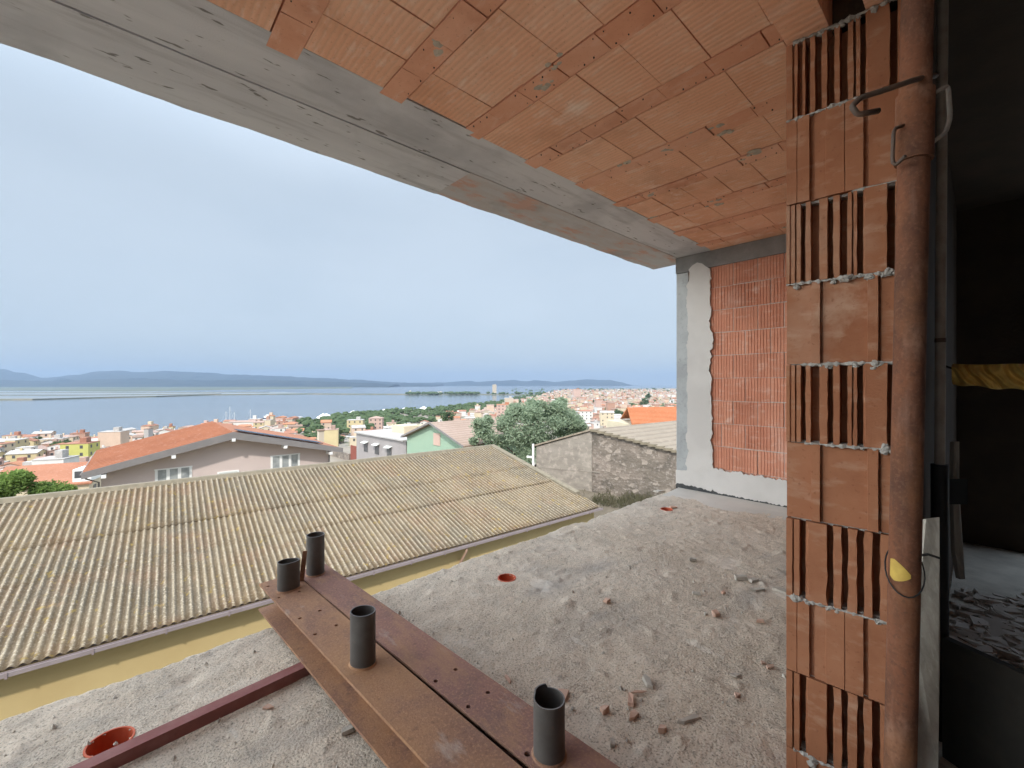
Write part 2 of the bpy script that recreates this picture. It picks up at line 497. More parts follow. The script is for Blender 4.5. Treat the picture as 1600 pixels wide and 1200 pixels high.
poly = [(2.536, .0)]+jag((2.536, .11), (2.25, .075), .02, .02, 51, 'z')+jag((2.25, .075), (1.1, .05), .02, .03, 55, 'z')+[(1.1, .0)]
m = MB(B); m.prism([(5.034, p[0], max(p[1], 0)) for p in poly], (.02, 0, 0)); m.build('damp_course', MT['bitumen'], e)

# ---- brick jamb (end of the facade wall)
e = thing('brick_jamb', 'stacked hollow terracotta blocks forming the jamb of the opening', 'brick pier', B(1.65, .29, 0))
def J(t, dep, z): return B(1.627+.1045*t+.9945*dep, .438-.9945*t+.1045*dep, z)
def pt(px):
    a = (px-800)/FPX
    return (1.42*a-.907)/(.747+.6645*a)
def course(m, feats, z0, z1, wob=.0012, rag=0):
    """feats: (px0, px1, depth) along the face; builds the fluted block end"""
    prof = []
    for (p0, p1, dep) in feats:
        a, b = pt(p0), pt(p1)
        if p0 <= 1229: a = 0.0
        prof += [(a+.0006, dep), (b-.0006, dep)]
    nzl = 9; V = []; F = []; n = len(prof)
    s0 = rr.uniform(0, 90)
    for k in range(nzl):
        z = z0+(z1-z0)*k/(nzl-1)
        for i, (t, dep) in enumerate(prof):
            w = wob*nz(t*60+s0, z*30, i*.7)*(1 if 0 < i < n-1 else .3)
            if rag and .2 < i/n < .9: w += rag*nz(z*22+s0, i*3.1, 3)
            V.append((t+w, dep+.0008*nz(z*20, i, s0), z))
        V.append((.318, prof[-1][1], z)); V.append((.318, .14, z)); V.append((0, .14, z))
    W = n+3
    for k in range(nzl-1):
        for i in range(W):
            j = (i+1) % W
            F.append((k*W+i, k*W+j, (k+1)*W+j, (k+1)*W+i))
    F.append(list(range(W))[::-1]); F.append(list(range((nzl-1)*W, nzl*W)))
    m.add(V, F)
D = .055
cA = [(1229,1234,0),(1234,1236,.006),(1236,1242,0),(1242,1244,.012),(1244,1251,.001),(1251,1258,D),(1258,1266.5,.002),(1266.5,1279.5,.045),(1279.5,1293,.001),(1293,1301,D),(1301,1312,.002),(1312,1323.5,D),(1323.5,1331,.001),(1331,1333,.02),(1333,1339,.002),(1339,1348,D),(1348,1351,.004),(1351,1386,.0),(1386,1398,D),(1398,1404,.002)]
cA1 = [(1229,1238,0),(1238,1241,.012),(1241,1246,0),(1246,1253,.03),(1253,1258,.003),(1258,1265,D),(1265,1273,.002),(1273,1283,D),(1283,1292,.001),(1292,1303,D),(1303,1312,.002),(1312,1324,D),(1324,1333,.003),(1333,1337,.03),(1337,1344,.002),(1344,1352,D),(1352,1355,.003),(1355,1390,.0),(1390,1402,D),(1402,1412,.002)]
cB = [(1229,1267,.012),(1267,1281,.0),(1281,1284,.018),(1284,1355,.012),(1355,1372,.0),(1372,1376,.018),(1376,1402,.012)]
cC = [(1229,1244.5,.001),(1244.5,1245.5,.004),(1245.5,1264.5,.0),(1264.5,1272,.016),(1272,1290,.004),(1290,1319,.0),(1319,1320,.004),(1320,1349,.0),(1349,1356,.016),(1356,1380,.004),(1380,1400,.004)]
cA2 = [(1229,1238,.0),(1238,1240,.012),(1240,1249,.001),(1249,1258,D),(1258,1262,.003),(1262,1292,.0),(1292,1301.5,D),(1301.5,1315,.002),(1315,1324,D),(1324,1339,.002),(1339,1349,D),(1349,1363,.002),(1363,1374,D),(1374,1384,.003),(1384,1400,.003)]
def wide(f, zs=None): return f
joints = [2.409, 2.159, 1.879, 1.6185, 1.3536, 1.099, .849, .5906, .3469, .0925, -.02]
seq = [cA1, cC, cA, cB, cA, cB, cA2, cC, cA2, cC]
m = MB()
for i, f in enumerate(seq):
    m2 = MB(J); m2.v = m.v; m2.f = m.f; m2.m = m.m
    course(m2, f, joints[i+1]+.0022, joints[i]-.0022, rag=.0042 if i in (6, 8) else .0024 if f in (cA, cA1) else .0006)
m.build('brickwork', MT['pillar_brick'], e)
def blob(m, c, r, sd, sub=2, fl=1.0):
    bm = bmesh.new(); bmesh.ops.create_icosphere(bm, subdivisions=sub, radius=1)
    V = []
    for v in bm.verts:
        q = v.co*(1+.55*noise.noise(v.co*1.6+Vector((sd, sd*.3, 0)))+.3*noise.noise(v.co*4+Vector((0, sd, 0))))
        V.append((c[0]+q.x*r, c[1]+q.y*r, c[2]+q.z*r*fl))
    m.add(V, [[v.index for v in f.verts] for f in bm.faces]); bm.free()
m = MB()
mj = {1: (.0, .24, 40, .0105), 2: (.17, .30, 12, .006), 3: (0, .30, 80, .0125), 4: (.04, .30, 56, .0105), 5: (.05, .29, 46, .0115), 7: (.0, .30, 76, .0115), 9: (.02, .27, 50, .0105), 0: (.02, .29, 60, .013)}
for ji, (ta, tb, n, r) in mj.items():
    NT = int((tb-ta)/.0022); V = []; F = []; K = 9
    for q in range(NT+1):      # squeezed-out mortar bed, ragged along its length
        t = ta+(tb-ta)*q/NT
        c_ = nz(t*22, ji*3.7); f_ = nz(t*75, ji*1.9, 3)
        hz = max(.0015, r*(.28+.75*max(0, c_)+.45*f_)); dp = max(.0015, r*(.35+.55*max(0, c_)+.4*f_))
        dr = -r*(.25+.9*max(0, nz(t*40, ji*5.1, 7)))
        for s_ in range(K):
            a_ = math.pi*s_/(K-1); j_ = 1+.35*nz(t*130, s_*1.3, ji)
            V.append(J(t, .004-dp*math.sin(a_)*j_, joints[ji]+hz*math.cos(a_)*j_*(1 if s_ < K/2 else 1.25)+dr*.5*math.sin(a_)))
    for q in range(NT):
        for s_ in range(K-1): a_ = q*K+s_; F.append((a_, a_+1, a_+K+1, a_+K))
    m.add(V, F)
    for k in range(n//4):
        t = ta+(tb-ta)*rr.random()**.8; cl = nz(t*22, ji*3.7)
        rad = r*(rr.uniform(.3, .75)+1.5*max(0, cl)*rr.random())
        if cl < -.12 and ji != 0: continue
        p = J(t, rr.uniform(.002, .008), joints[ji]+rr.uniform(-1.1, .45)*rad*(1+1.4*max(0, cl))-.002)
        blob(m, p, rad, k+ji*10.3, 2, rr.uniform(.55, 1.1))
for z in joints[1:-1]:
    mm = MB(J); mm.v = m.v; mm.f = m.f; mm.m = m.m
    mm.box(.012, .315, .020, .13, z-.006, z+.006)
o = m.build('mortar', MT['mortar'], e)
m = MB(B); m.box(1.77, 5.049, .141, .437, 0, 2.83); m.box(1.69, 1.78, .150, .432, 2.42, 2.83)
m.build('wall_body', MT['shade_toned_block'], e)

# ---- lintel over the opening
e = thing('lintel', 'terracotta faced lintel resting on the top of the brick jamb', 'lintel', B(1.2, .29, 2.41))
m = MB(B)
def strip(v0, v1, u1):
    u = u1
    while u > -4.6:
        L = .25 if u > -1 else 2.5
        m.box(max(u-L+.004, -4.6), u, v0, v1, 2.412+rr.uniform(-.002, .002), 2.60); u -= L
strip(.325, .438, 1.80); strip(.14, .236, 1.655); strip(.245, .318, 1.28)
m.build('tile_face', MT['ceil_block'], e)
m = MB(B); m.box(-4.6, 1.80, .142, .436, 2.602, 2.828); m.build('core', MT['dark_concrete'], e)

# ---- interior shell, dark
e = thing('room_wall', 'dark bare interior walls of the unlit room behind the jamb', 'wall', B(5, -2, 0))
m = MB(B)
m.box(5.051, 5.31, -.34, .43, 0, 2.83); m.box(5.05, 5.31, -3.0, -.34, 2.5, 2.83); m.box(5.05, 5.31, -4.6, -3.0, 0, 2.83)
m.build('far_wall', MT['shade_toned_block'], e)
m = MB(B); m.box(-1.4, -1.2, -4.4, -1.0, 0, 2.83); m.build('light_cut_wall', MT['shade_toned_block'], e)  # partition added out of view to dim the light on jamb and prop
m = MB(B); m.box(-4.6, -1.2, .145, .435, 0, 2.41); m.build('sun_block_wall', MT['column'], e)  # wall added out of view to keep the sun off the slab
m = MB(B); m.box(-4.6, 5.31, -4.6, .30, 3.155, 6.2); m.build('sun_block_volume', MT['column'], e)  # unseen volume added above the roof to block the sun
m = MB(B); m.box(-6, 5.05, -4.6, -4.4, 0, 2.83); m.build('back_wall', MT['shade_toned_block'], e)
m = MB(B); m.box(1.9, 5.05, -4.4, .14, 2.70, 2.82); m.build('dark_soffit', MT['shade_toned_block'], e)  # dark sheet under the room ceiling, the room's shade in its colour
m = MB(B); m.box(2.0, 5.04, -4.4, .135, .0, .012); o = m.build('floor', MT['soot_floor'])
struct(o)['label'] = 'dusty interior floor of the dark room'
m = MB(B); m.box(-6, 5.3, 2.2, 2.5, -9, -.27); m.box(5.0, 5.3, -4.6, 2.2, -9, -.27); m.box(-6, -5.7, -4.6, 2.2, -9, -.27)
e = m.build('lower_storey_wall', MT['column']); tag(e, 'concrete wall of the storey below the terrace slab', 'wall')

# ================================================================== STEEL ON THE TERRACE
def floor_at(px, py, z=0):
    d = FPX*(EYE-z)/(py-600)
    return ((px-800)/FPX*d, d, z)
def ibeam(label, f, n, w, zb, zt, holes, stubs, mt='rust'):
    F = Vector((f[0], f[1], 0)); N = Vector((n[0], n[1], 0)); ax = (F-N).normalized(); sd = Vector((ax.y, -ax.x, 0))
    L = (F-N).length
    base = B(n[0], n[1], zb)
    e = thing('steel_beam', label, 'steel beam', base, 'rusty steel beams lying side by side on the slab')
    def T(x, y, z):
        q = N+sd*x+ax*y; return B(q.x, q.y, z)
    h = w/2
    m = MB(T); m.box(-h, h, 0, L, zt-.011, zt)
    o = m.build('top_flange', MT[mt], e)
    c = MB()
    for (px, py, r) in holes:
        q = floor_at(px, py, zt); c.tube([(q[0], q[1], zt-.03), (q[0], q[1], zt+.02)], r, 14)
    co = c.build('cutter', MT['rust'])
    md = o.modifiers.new('b', 'BOOLEAN'); md.operation = 'DIFFERENCE'; md.object = co; md.solver = 'EXACT'
    bpy.context.view_layer.update()
    dg = bpy.context.evaluated_depsgraph_get()
    # the cutter lives in world space, the flange under its parent: evaluate both in place
    me = bpy.data.meshes.new_from_object(o.evaluated_get(dg)); o.modifiers.clear(); o.data = me
    bpy.data.objects.remove(co)
    m = MB(T); m.box(-.004, .004, .001, L-.001, zb+.011, zt-.0112); m.build('web', MT[mt], e)
    m = MB(T); m.box(-h, h, 0, L+.01, zb, zb+.0108); m.build('bottom_flange', MT[mt], e)
    for (px, py, r, ht, kind, lab) in stubs:
        q = floor_at(px, py, zt)
        shp = None
        if kind == 'pinched': shp = lambda a: .90+.36*max(0, math.cos(a-.5))**5-.10*abs(math.sin(a-.5))
        elif kind == 'oval': shp = lambda a: .97+.07*math.cos(2*a+.6)
        m = MB(); nseg = 40
        m.lathe((q[0], q[1], zt), [(r, 0), (r, ht)], nseg, shape=shp); m.mi = 1
        m.lathe((q[0], q[1], zt), [(r, ht), (r-.004, ht)], nseg, shape=shp); m.mi = 0
        m.lathe((q[0], q[1], zt), [(r-.004, ht), (r-.004, .004), (0, .004)], nseg, shape=shp)
        if kind == 'torn':
            for k in range(len(m.v)):
                x, y, z = m.v[k]
                if z > zt+ht-.001 and (x-q[0]) < -r*.1 and (y-q[1]) > r*.35: m.v[k] = (x, y, z+.012)
        o = m.build('tube_stub', [MT['tube'], MT['tube_cut']], e); auto_smooth(o, 50); o['label'] = lab
        # weld bead
        m = MB(); m.lathe((q[0], q[1], zt), [(r+.006, 0), (r+.003, .005), (r-.001, .007)], 32, shape=shp)
        m.build('weld_bead', MT['rust'], o)
    return e
ibeam('rusty steel beam with two dark tube stubs, the one beside the red bar', (.6475, 2.665), (.804, -.04), .183, .05, .20,
      [(469,966,.0085),(500,954,.0085),(492.5,991,.0085),(525.5,977,.0085),(419,916,.008),(468,924.5,.008),(436,934,.007)],
      [(448,921,.050,.150,'pinched','squashed dark tube stub with a pinched rim at the beam tip'),(567,1036,.0475,.205,'oval','tall dark tube stub in the middle of the beam')])
ibeam('reddish rusty steel beam with two dark tube stubs, the one beside the open slab', (.829, 2.69), (1.012, -.04), .172, .05, .199,
      [(712,1046,.0085),(681,1064,.0085),(762.5,1082,.0085),(732,1104,.0085),(824,1178,.0095)],
      [(493,896,.048,.225,'round','tall dark tube stub at the beam tip over the yellow wall'),(858,1178,.0465,.165,'torn','nearest dark tube stub with a torn rim')], 'rust_red')
# flat strip leaning against the far stub
p0 = Vector(floor_at(471, 908, .2)); p1 = Vector(at(476.5, 861, 2.33))
m = MB(); dx = Vector((.012, .004, 0)); dy = Vector((-.002, .006, 0))
m.hexa([p0-dx, p0+dx, p0+dx+dy, p0-dx+dy], [p1-dx*.9, p1+dx*.9, p1+dx*.9+dy, p1-dx*.9+dy])
o = m.build('steel_strip', MT['rust'], loc=tuple(p0)); tag(o, 'narrow flat steel strip leaning on the tall far tube stub', 'steel strip')
# red bar under the beams
e = thing('steel_angle', 'red primed steel angle lying on the slab under the rusty beams', 'steel angle', B(.2, 1.97, 0))
m = MB(B)
def Ang(u, w, z):
    return (u, 1.945+.083*(u+.08)+w, z)
mm = MB(lambda u, w, z: B(*Ang(u, w, z)))
mm.box(-1.2, .95, 0, .052, .041, .048); mm.build('top_leg', MT['primer'], e)
mm = MB(lambda u, w, z: B(*Ang(u, w, z)))
mm.box(-1.2, .95, .0, .006, .004, .0408); mm.build('front_leg', MT['primer'], e)

# ---- broken tile pieces on the slab
def shard(px, py, L, W, H, ang, mat, label, cat='tile shard', tilt=.0, name='tile_shard'):
    x, y, _ = floor_at(px, py); r2 = random.Random(int(px*7+py))
    n = r2.choice((4, 4, 5, 5)); pts = []; ph = r2.uniform(0, 1.5)
    for k in range(n):
        a = ph+2*math.pi*k/n+r2.uniform(-.35, .35); q = r2.uniform(.65, 1.15)
        ex, ey = max(-1, min(1, 1.25*math.cos(a)))*L/2*q, max(-1, min(1, 1.25*math.sin(a)))*W/2*q
        pts.append((ex, ey))
    def T(a, b, c):
        c2 = c+a*tilt
        return (x+a*math.cos(ang)-b*math.sin(ang), y+a*math.sin(ang)+b*math.cos(ang), c2+.004+abs(tilt)*L/2)
    m = MB(T); bot = [(p[0], p[1], r2.uniform(-.003, .003)) for p in pts]
    top = [(p[0]*r2.uniform(.80, 1), p[1]*r2.uniform(.80, 1), H*r2.uniform(.45, .95)) for p in pts]
    m.add(bot+top, [list(range(n))[::-1], list(range(n, 2*n))]+[(k, (k+1) % n, n+(k+1) % n, n+k) for k in range(n)])
    o = m.build(name, MT[mat], loc=(x, y, 0)); tag(o, label, cat, 'broken bits of tile and stone on the slab')
ST = 'terracotta_shard'
SH = [(879,1086,.085,.06,.008,.9,ST,'large flat pink tile shard beside the nearest tube stub'),
(794,1063,.075,.022,.010,1.9,ST,'thin upright strip of tile beside the rusty beam edge'),
(1012,1070,.075,.032,.028,1.75,'rubble_bit','pale grey stub of rubble, uppermost of the tile heap'),
(986,1096,.07,.03,.020,1.3,ST,'pinkish tile stick below the pale grey stub'),
(998,1084,.06,.012,.010,.1,ST,'thin tile sliver under the pale grey stub'),
(945,1113,.05,.035,.028,.3,ST,'blocky tile chunk left of the tile heap'),
(990,1121,.06,.035,.018,.5,ST,'flat tile chip, lowest of the heap'),
(1076,1128,.125,.022,.014,.35,'rubble_bit','long pale stick of tile pointing at the jamb'),
(1035,1144,.04,.03,.024,.2,'terracotta_shard','dark tile lump at the tip of the long pale stick'),
(1083,877,.07,.05,.022,.2,'rubble_bit','whitish stone lump out on the middle of the slab'),
(1158,906,.10,.05,.035,.1,'rubble_bit','grey rubble lump near the wall side of the slab'),
(1176,908,.08,.05,.028,.4,'rubble_bit','darker rubble lump touching the grey rubble lump'),
(1219,924,.10,.07,.02,2.6,'rubble_bit','pale flat stone touching the jamb edge in view'),
(1182,923,.11,.035,.012,.1,'rubble_bit','flat grey sliver below the rubble lumps'),
(1088,929,.08,.03,.018,2.7,'rubble_bit','narrow pale chip in line with the rubble lumps'),
(1117,962,.05,.04,.028,.3,ST,'brownish tile cube on the middle of the slab'),
(1103,961,.035,.03,.02,.8,'rubble_bit','small chip touching the brownish tile cube'),
(1130,928,.035,.025,.018,.3,ST,'tiny dark chip between the narrow pale chip and the rubble'),
(1188,972,.05,.03,.014,.1,ST,'reddish chip below the rubble by the jamb'),
(947,940,.06,.04,.016,1.0,ST,'lone tan chip near the orange-red sleeve'),
(1150,1057,.05,.03,.012,.1,'rubble_bit','small grey chip in the lower right of the slab'),
(1152,1089,.03,.02,.014,.2,ST,'small rusty chip lowest by the jamb'),
(957,1164,.035,.02,.016,1.2,'rubble_bit','small dark chip nearest the camera on the slab'),
(895,1110,.018,.014,.010,.4,'rubble_bit','crumb under the large flat pink tile shard'),
(1203,1044,.05,.02,.010,.2,ST,'thin brown sliver near the jamb'),
(1192,1038,.03,.02,.010,1.2,ST,'brown crumb touching the thin brown sliver'),
(1030,769,.16,.08,.025,.3,'rubble_bit','pale broken mortar piece at the far slab corner'),
(1052,794,.09,.05,.02,.2,'terracotta_shard','red tile bit beside the far orange sleeve'),
(420,1108,.04,.025,.012,.3,ST,'pinkish chip between the red bar and the rusty beam'),
(545,1144,.05,.03,.02,.6,'rubble_bit','brown lump on the slab against the rusty beam')]
for q in SH: shard(*q[:7], q[7])
# crumbs
m = MB(); r2 = random.Random(5)
for k in range(620):
    u, v = r2.uniform(-.5, 4.9), r2.uniform(.3, 2.48)
    if .5 < u < 1.05 and r2.random() < .8: continue
    x, y, _ = B(u, v, 0); s = r2.choice((.003, .004, .005, .007, .010))*r2.uniform(.7, 1.3)
    V = [(x+s*r2.uniform(.6, 1.2)*math.cos(a), y+s*r2.uniform(.6, 1.2)*math.sin(a), .002) for a in (0, 1.6, 3.1, 4.7)]
    V += [(x+r2.uniform(-.3, .3)*s, y+r2.uniform(-.3, .3)*s, .004+s*r2.uniform(.8, 1.3))]
    m.add(V, [(3,2,1,0),(0,1,4),(1,2,4),(2,3,4),(3,0,4)])
tag(m.build('mortar_crumbs', MT['rubble_bit']), 'scattered mortar crumbs on the slab', kind='stuff')

# ================================================================== PROPS AND THINGS AT THE RIGHT
e = thing('steel_prop', 'rusty adjustable steel prop with a collar standing against the brick jamb', 'steel prop', (.895, 1.0, 0))
def ax(z): return Vector((.896+.0262*z, 1.0+.004*z, z))
m = MB(); m.tube([ax(0), ax(.8), ax(1.6), ax(2.82)], .0292, 28); auto_smooth(m.build('outer_tube', MT['prop'], e))
m = MB(); m.tube([ax(1.812), ax(1.82), ax(1.965), ax(1.972)], .0350, 28); auto_smooth(m.build('collar', MT['prop'], e))
m = MB()
m.box(.82, .97, .93, 1.08, 0, .008); m.build('base_plate', MT['prop'], e)
def rod(name, pts, r, mat, par, d=None, loc=None):
    P = [Vector(at(*q)) for q in pts]
    Q = [P[0]]
    for i in range(1, len(P)-1):
        a, b, c = P[i-1], P[i], P[i+1]
        for t in (.25, .5, .75):
            Q.append((b+(a-b)*.35)*(1-t)**2+b*2*t*(1-t)+(b+(c-b)*.35)*t*t)
    Q.append(P[-1])
    m = MB(); m.tube(Q, r, 8); o = m.build(name, MT[mat], par, smooth=True, loc=loc); return o
rod('handle', [(1412,196,1.0),(1396,200,1.0),(1394,254,1.0),(1400,258,1.0),(1414,244,.97)], .004, 'dark_rod', e)
rod('handle', [(1462,144,1.0),(1482,131,1.01),(1485,185,1.01),(1478,207,1.01),(1458,222,1.0)], .0048, 'pale_rod', e)
rod('hook_bar', [(1462,118,1.03),(1430,124,.965),(1385,140,.965),(1345,152,.965),(1330,166,.965),(1340,180,.965),(1373,173,.965)], .0062, 'dark_rod', e)
m = MB(); V = []; F = []
for i in range(9):
    for j in range(7):
        z = .835+.052*j/6+.004*nz(i, j); a = -3.25+1.3*i/8
        z = .861+(z-.861)*(1-(i/8)**2*.85)*(.75+.25*min(1, i/2))-.010*i/8
        c = ax(z); V.append((c.x+.0308*math.cos(a), c.y+.0308*math.sin(a), z))
for i in range(8):
    for j in range(6):
        a = i*7+j; F.append((a, a+1, a+8, a+7))
m.add(V, F); m.build('tape', MT['tape'], e, smooth=True)['label'] = 'scrap of yellow tape wrapped round the tube'
m = MB(); pts = []
for k in range(25):
    a = 2*math.pi*k/24; z = .855+.05*math.sin(a+.6)
    c = ax(z); pts.append((c.x+.0345*math.cos(a), c.y+.0345*math.sin(a), z))
m.tube(pts, .0016, 6, caps=False); m.build('tie_wire', MT['rope'], e)

e = thing('slim_prop', 'slim pale tube sleeved into a dark pipe behind the rusty prop', 'steel prop', at(1466, 1400, 1.55))
x, y = 1.546, 1.55
m = MB(); m.tube([(x, y, 1.0), (x+.008, y, 2.2), (x+.012, y, 2.69)], .0145, 16); auto_smooth(m.build('inner_tube', MT['pale_rod'], e))
m = MB(); m.tube([(x, y, .0), (x, y, 1.0)], .024, 16); auto_smooth(m.build('sleeve_pipe', MT['rope'], e))
m = MB(); m.tube([(x+.003, y, 1.44), (x+.0032, y, 1.455)], .0165, 16); m.build('clip_ring', MT['dark_rod'], e)

def plank(name, label, q, th, mat, cat, par=None):
    P = [Vector(at(*p)) for p in q]
    nrm = (P[1]-P[0]).cross(P[3]-P[0]).normalized()
    if nrm.y < 0: nrm = -nrm
    m = MB(); m.prism([tuple(p) for p in P], tuple(nrm*th))
    o = m.build(name, MT[mat], loc=tuple(P[0])); tag(o, label, cat); return o
o = plank('wooden_board', 'grey weathered board standing on end between the rusty prop and the dark room',
          [(1447,811,1.20),(1468,808,1.20),(1469,1000,1.10),(1466,1200,1.0),(1468,1460,.94),(1385,1500,.93),(1418,1200,1.0),(1431,1000,1.10)], .022, 'wood', 'board')
m = MB(); m.tube([at(1437,868,1.15), at(1450,866,1.145), at(1468,872,1.145)], .0035, 6); m.build('tie_wire', MT['rope'], o)
m = MB()
o = plank('wooden_batten', 'thin pale batten leaning in the dark room beyond the boards',
          [(1491,690,2.1),(1499,690,2.1),(1499,760,2.08),(1504,860,2.05),(1508,905,2.02),(1500,905,2.02),(1492,860,2.05),(1489,760,2.08)], .02, 'wood', 'batten')
m = MB(); m.hexa([at(1481,788,2.04), at(1512,788,2.04), at(1512,788,2.14), at(1481,788,2.14)], [at(1481,748,2.04), at(1512,748,2.04), at(1512,748,2.14), at(1481,748,2.14)])
m.build('dark_gap_band', MT['rope'], o)  # dark band added for the unlit gap between two lit slivers
# dark formwork panel standing in the foreground
a, b = Vector((1.475, 1.47, 0)), Vector((1.66, .70, 0)); nn = Vector((.97, .235, 0))*.03
m = MB(); m.hexa([a, b, b+nn, a+nn], [a+Vector((0,0,.42)), b+Vector((0,0,.44)), b+nn+Vector((0,0,.44)), a+nn+Vector((0,0,.42))])
o = m.build('formwork_panel', MT['dark_ply'], loc=tuple(a)); tag(o, 'dark formwork panel standing on edge inside the room', 'formwork panel')
# yellow tarp roll hung across the room
e = thing('tarpaulin', 'twisted yellow tarpaulin hanging in the dark room', 'tarpaulin', at(1488, 585, 1.75))
m = MB(); V = []; F = []; n = 90; k = 20
for side in (0, 1):
    for i in range(n+1):
        t = i/n; px = 1487+200*t; dd = 1.75-.36*t
        y0 = 568+3*t+1.2*math.sin(t*9); y1 = 600+9*math.sin(min(1, t*1.6)*1.57)+1.5*math.sin(t*23)
        if i == 0: y0 += 3; y1 -= 3
        for j in range(k+1):
            s_ = j/k; py = y0+(y1-y0)*s_
            ph = t*34-s_*5.5+2.2*nz(t*6, s_*1.4, 2)
            f = .013*math.sin(ph)+.007*math.sin(ph*2.3+1)+.012*nz(t*14, s_*3, 5)+.02*(2*s_-1)**2
            p = at(px, py, dd+f+side*.004); V.append(p)
W = k+1; N1 = (n+1)*W
for side in (0, 1):
    for i in range(n):
        for j in range(k):
            a = side*N1+i*W+j; F.append((a, a+1, a+W+1, a+W) if side else (a, a+W, a+W+1, a+1))
for i in range(n):
    for j in (0, k): a = i*W+j; F.append((a, a+W, N1+a+W, N1+a))
m.add(V, F); m.build('cloth', MT['tarp'], e, smooth=True)
m = MB(); m.tube([at(1478, 572, 1.79), at(1488, 576, 1.75)], .004, 6); m.build('tie_cord', MT['rope'], e)
# rubble on the interior floor
m = MB(); r2 = random.Random(9)
for k in range(260):
    px, py = r2.gauss(1545, 45), r2.gauss(985, 26)
    if py < 925 or px < 1478: continue
    x, y, _ = floor_at(px, py, .012); s = r2.uniform(.008, .035)
    a = r2.uniform(0, 6.28); L = s*r2.uniform(1, 2.4)
    V = [(x+L*math.cos(a+b)*q, y+L*math.sin(a+b)*q, .013+r2.uniform(0, .01)) for b, q in ((0, 1), (1.3, .5), (3.1, 1), (4.4, .5))]
    V += [(p[0]*1+r2.uniform(-.3, .3)*s, p[1]+r2.uniform(-.3, .3)*s, p[2]+s*r2.uniform(.3, 1.0)) for p in V]
    m.add(V, [(3,2,1,0),(4,5,6,7),(0,1,5,4),(1,2,6,5),(2,3,7,6),(3,0,4,7)])
tag(m.build('rubble', MT['white_render']), 'scattered plaster rubble on the dark room floor', kind='stuff')
# ================================================================== OUTSIDE MATERIALS
MT['yellow_wall'] = simple('yellow render', (.46,.35,.17), (.42,.31,.145), .9, 1.2, .6, (40, .2, .004))
m = Mat('lichened fibre cement', (.19,.142,.09), .95, .1, 0, R(-38.6))
# every sheet has aged a little differently
fl = m.N.new('ShaderNodeVectorMath'); fl.operation = 'FLOOR'; m.L.new(m.scaled((1/1.022, 1/2.3, 0)), fl.inputs[0])
wn = m.N.new('ShaderNodeTexWhiteNoise'); m.L.new(fl.outputs[0], wn.inputs['Vector'])
m.mix(m.ramp(wn.outputs['Value'], .25, 1, 0, .7), (.145,.128,.104))
m.var(.9, (.235,.185,.125), .42, .60, .9, 6, stretch=(1.8, .3, 1))
m.var(.45, (.135,.118,.093), .48, .62, .9, 6, stretch=(1, .6, 1))
m.var(.8, (.21,.13,.085), .52, .68, .75, 6)
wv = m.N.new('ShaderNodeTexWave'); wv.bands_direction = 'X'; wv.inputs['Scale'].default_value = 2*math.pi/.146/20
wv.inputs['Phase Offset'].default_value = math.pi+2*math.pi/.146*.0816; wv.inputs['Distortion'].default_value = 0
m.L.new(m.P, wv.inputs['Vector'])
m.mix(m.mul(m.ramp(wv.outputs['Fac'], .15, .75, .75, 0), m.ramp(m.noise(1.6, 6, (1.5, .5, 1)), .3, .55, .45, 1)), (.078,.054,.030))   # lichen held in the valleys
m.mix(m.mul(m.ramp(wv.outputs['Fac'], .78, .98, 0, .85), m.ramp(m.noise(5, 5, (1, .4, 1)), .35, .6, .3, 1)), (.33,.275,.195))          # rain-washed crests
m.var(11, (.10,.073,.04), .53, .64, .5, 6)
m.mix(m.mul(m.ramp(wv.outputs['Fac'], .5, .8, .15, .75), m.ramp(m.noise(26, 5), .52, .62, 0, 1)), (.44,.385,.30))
m.var(5, (.30,.21,.055), .60, .70, .7, 6)
m.var(2.6, (.27,.175,.12), .60, .74, .45, 6)
m.bump(m.noise(60, 6), .5, .010)
MT['corrugated'] = m.done()
MT['cap_cement'] = simple('cement capping', (.235,.20,.145), (.16,.14,.10), .9, 5, .7, (40, .4, .006))
MT['gutter'] = simple('lilac grey gutter', (.27,.225,.225), (.20,.165,.165), .5, 4, .5)
MT['bracket'] = simple('gutter bracket', (.25,.20,.20), None, .6)
MT['downpipe'] = simple('brown downpipe', (.33,.22,.16), None, .6)
def tile_mat(name, a, b, c, rot, sc, axis='X'):
    m = Mat(name, a, .85, .2, 0, rot)
    m.var(.35, b, .42, .66, .8, 5); m.var(3.5, c, .52, .72, .7, 5)
    if sc:
        w = m.wave(sc, axis, .25); m.mix(m.ramp(w, 0, .35, .35, 0), (c[0]*.6, c[1]*.55, c[2]*.5)); m.bump(w, .8, .06)
    else: m.bump(m.noise(6, 5), .5, .03)
    return m.done()
MT['orange_tile'] = tile_mat('orange roof tile', (.36,.16,.095), (.31,.135,.08), (.42,.225,.16), R(-41), 0)
MT['new_tile'] = tile_mat('bright orange tile', (.47,.185,.09), (.42,.16,.075), (.50,.25,.145), R(60), 0)
MT['brown_tile'] = tile_mat('brown roof tile', (.34,.25,.20), (.40,.30,.25), (.28,.21,.17), R(45), .7)
MT['fascia'] = simple('grey painted verge', (.20,.185,.18), (.25,.23,.22), .7, 1.5, .5)
MT['pink_wall'] = simple('pale pink render', (.56,.465,.43), (.52,.43,.40), .9, .6, .6)
MT['white_paint'] = simple('white paint', (.78,.78,.76), (.70,.70,.68), .7, 3, .4)
MT['pane'] = simple('window pane with curtain', (.36,.38,.38), (.22,.24,.25), .2, 2.5, .8, spec=.5)
MT['shutter'] = simple('pale shutter', (.58,.60,.57), (.50,.52,.50), .7, 2, .4)
m = Mat('solar panel', (.015,.02,.035), .2, .5); m.var(4, (.02,.03,.05), amt=.5); MT['solar'] = m.done()
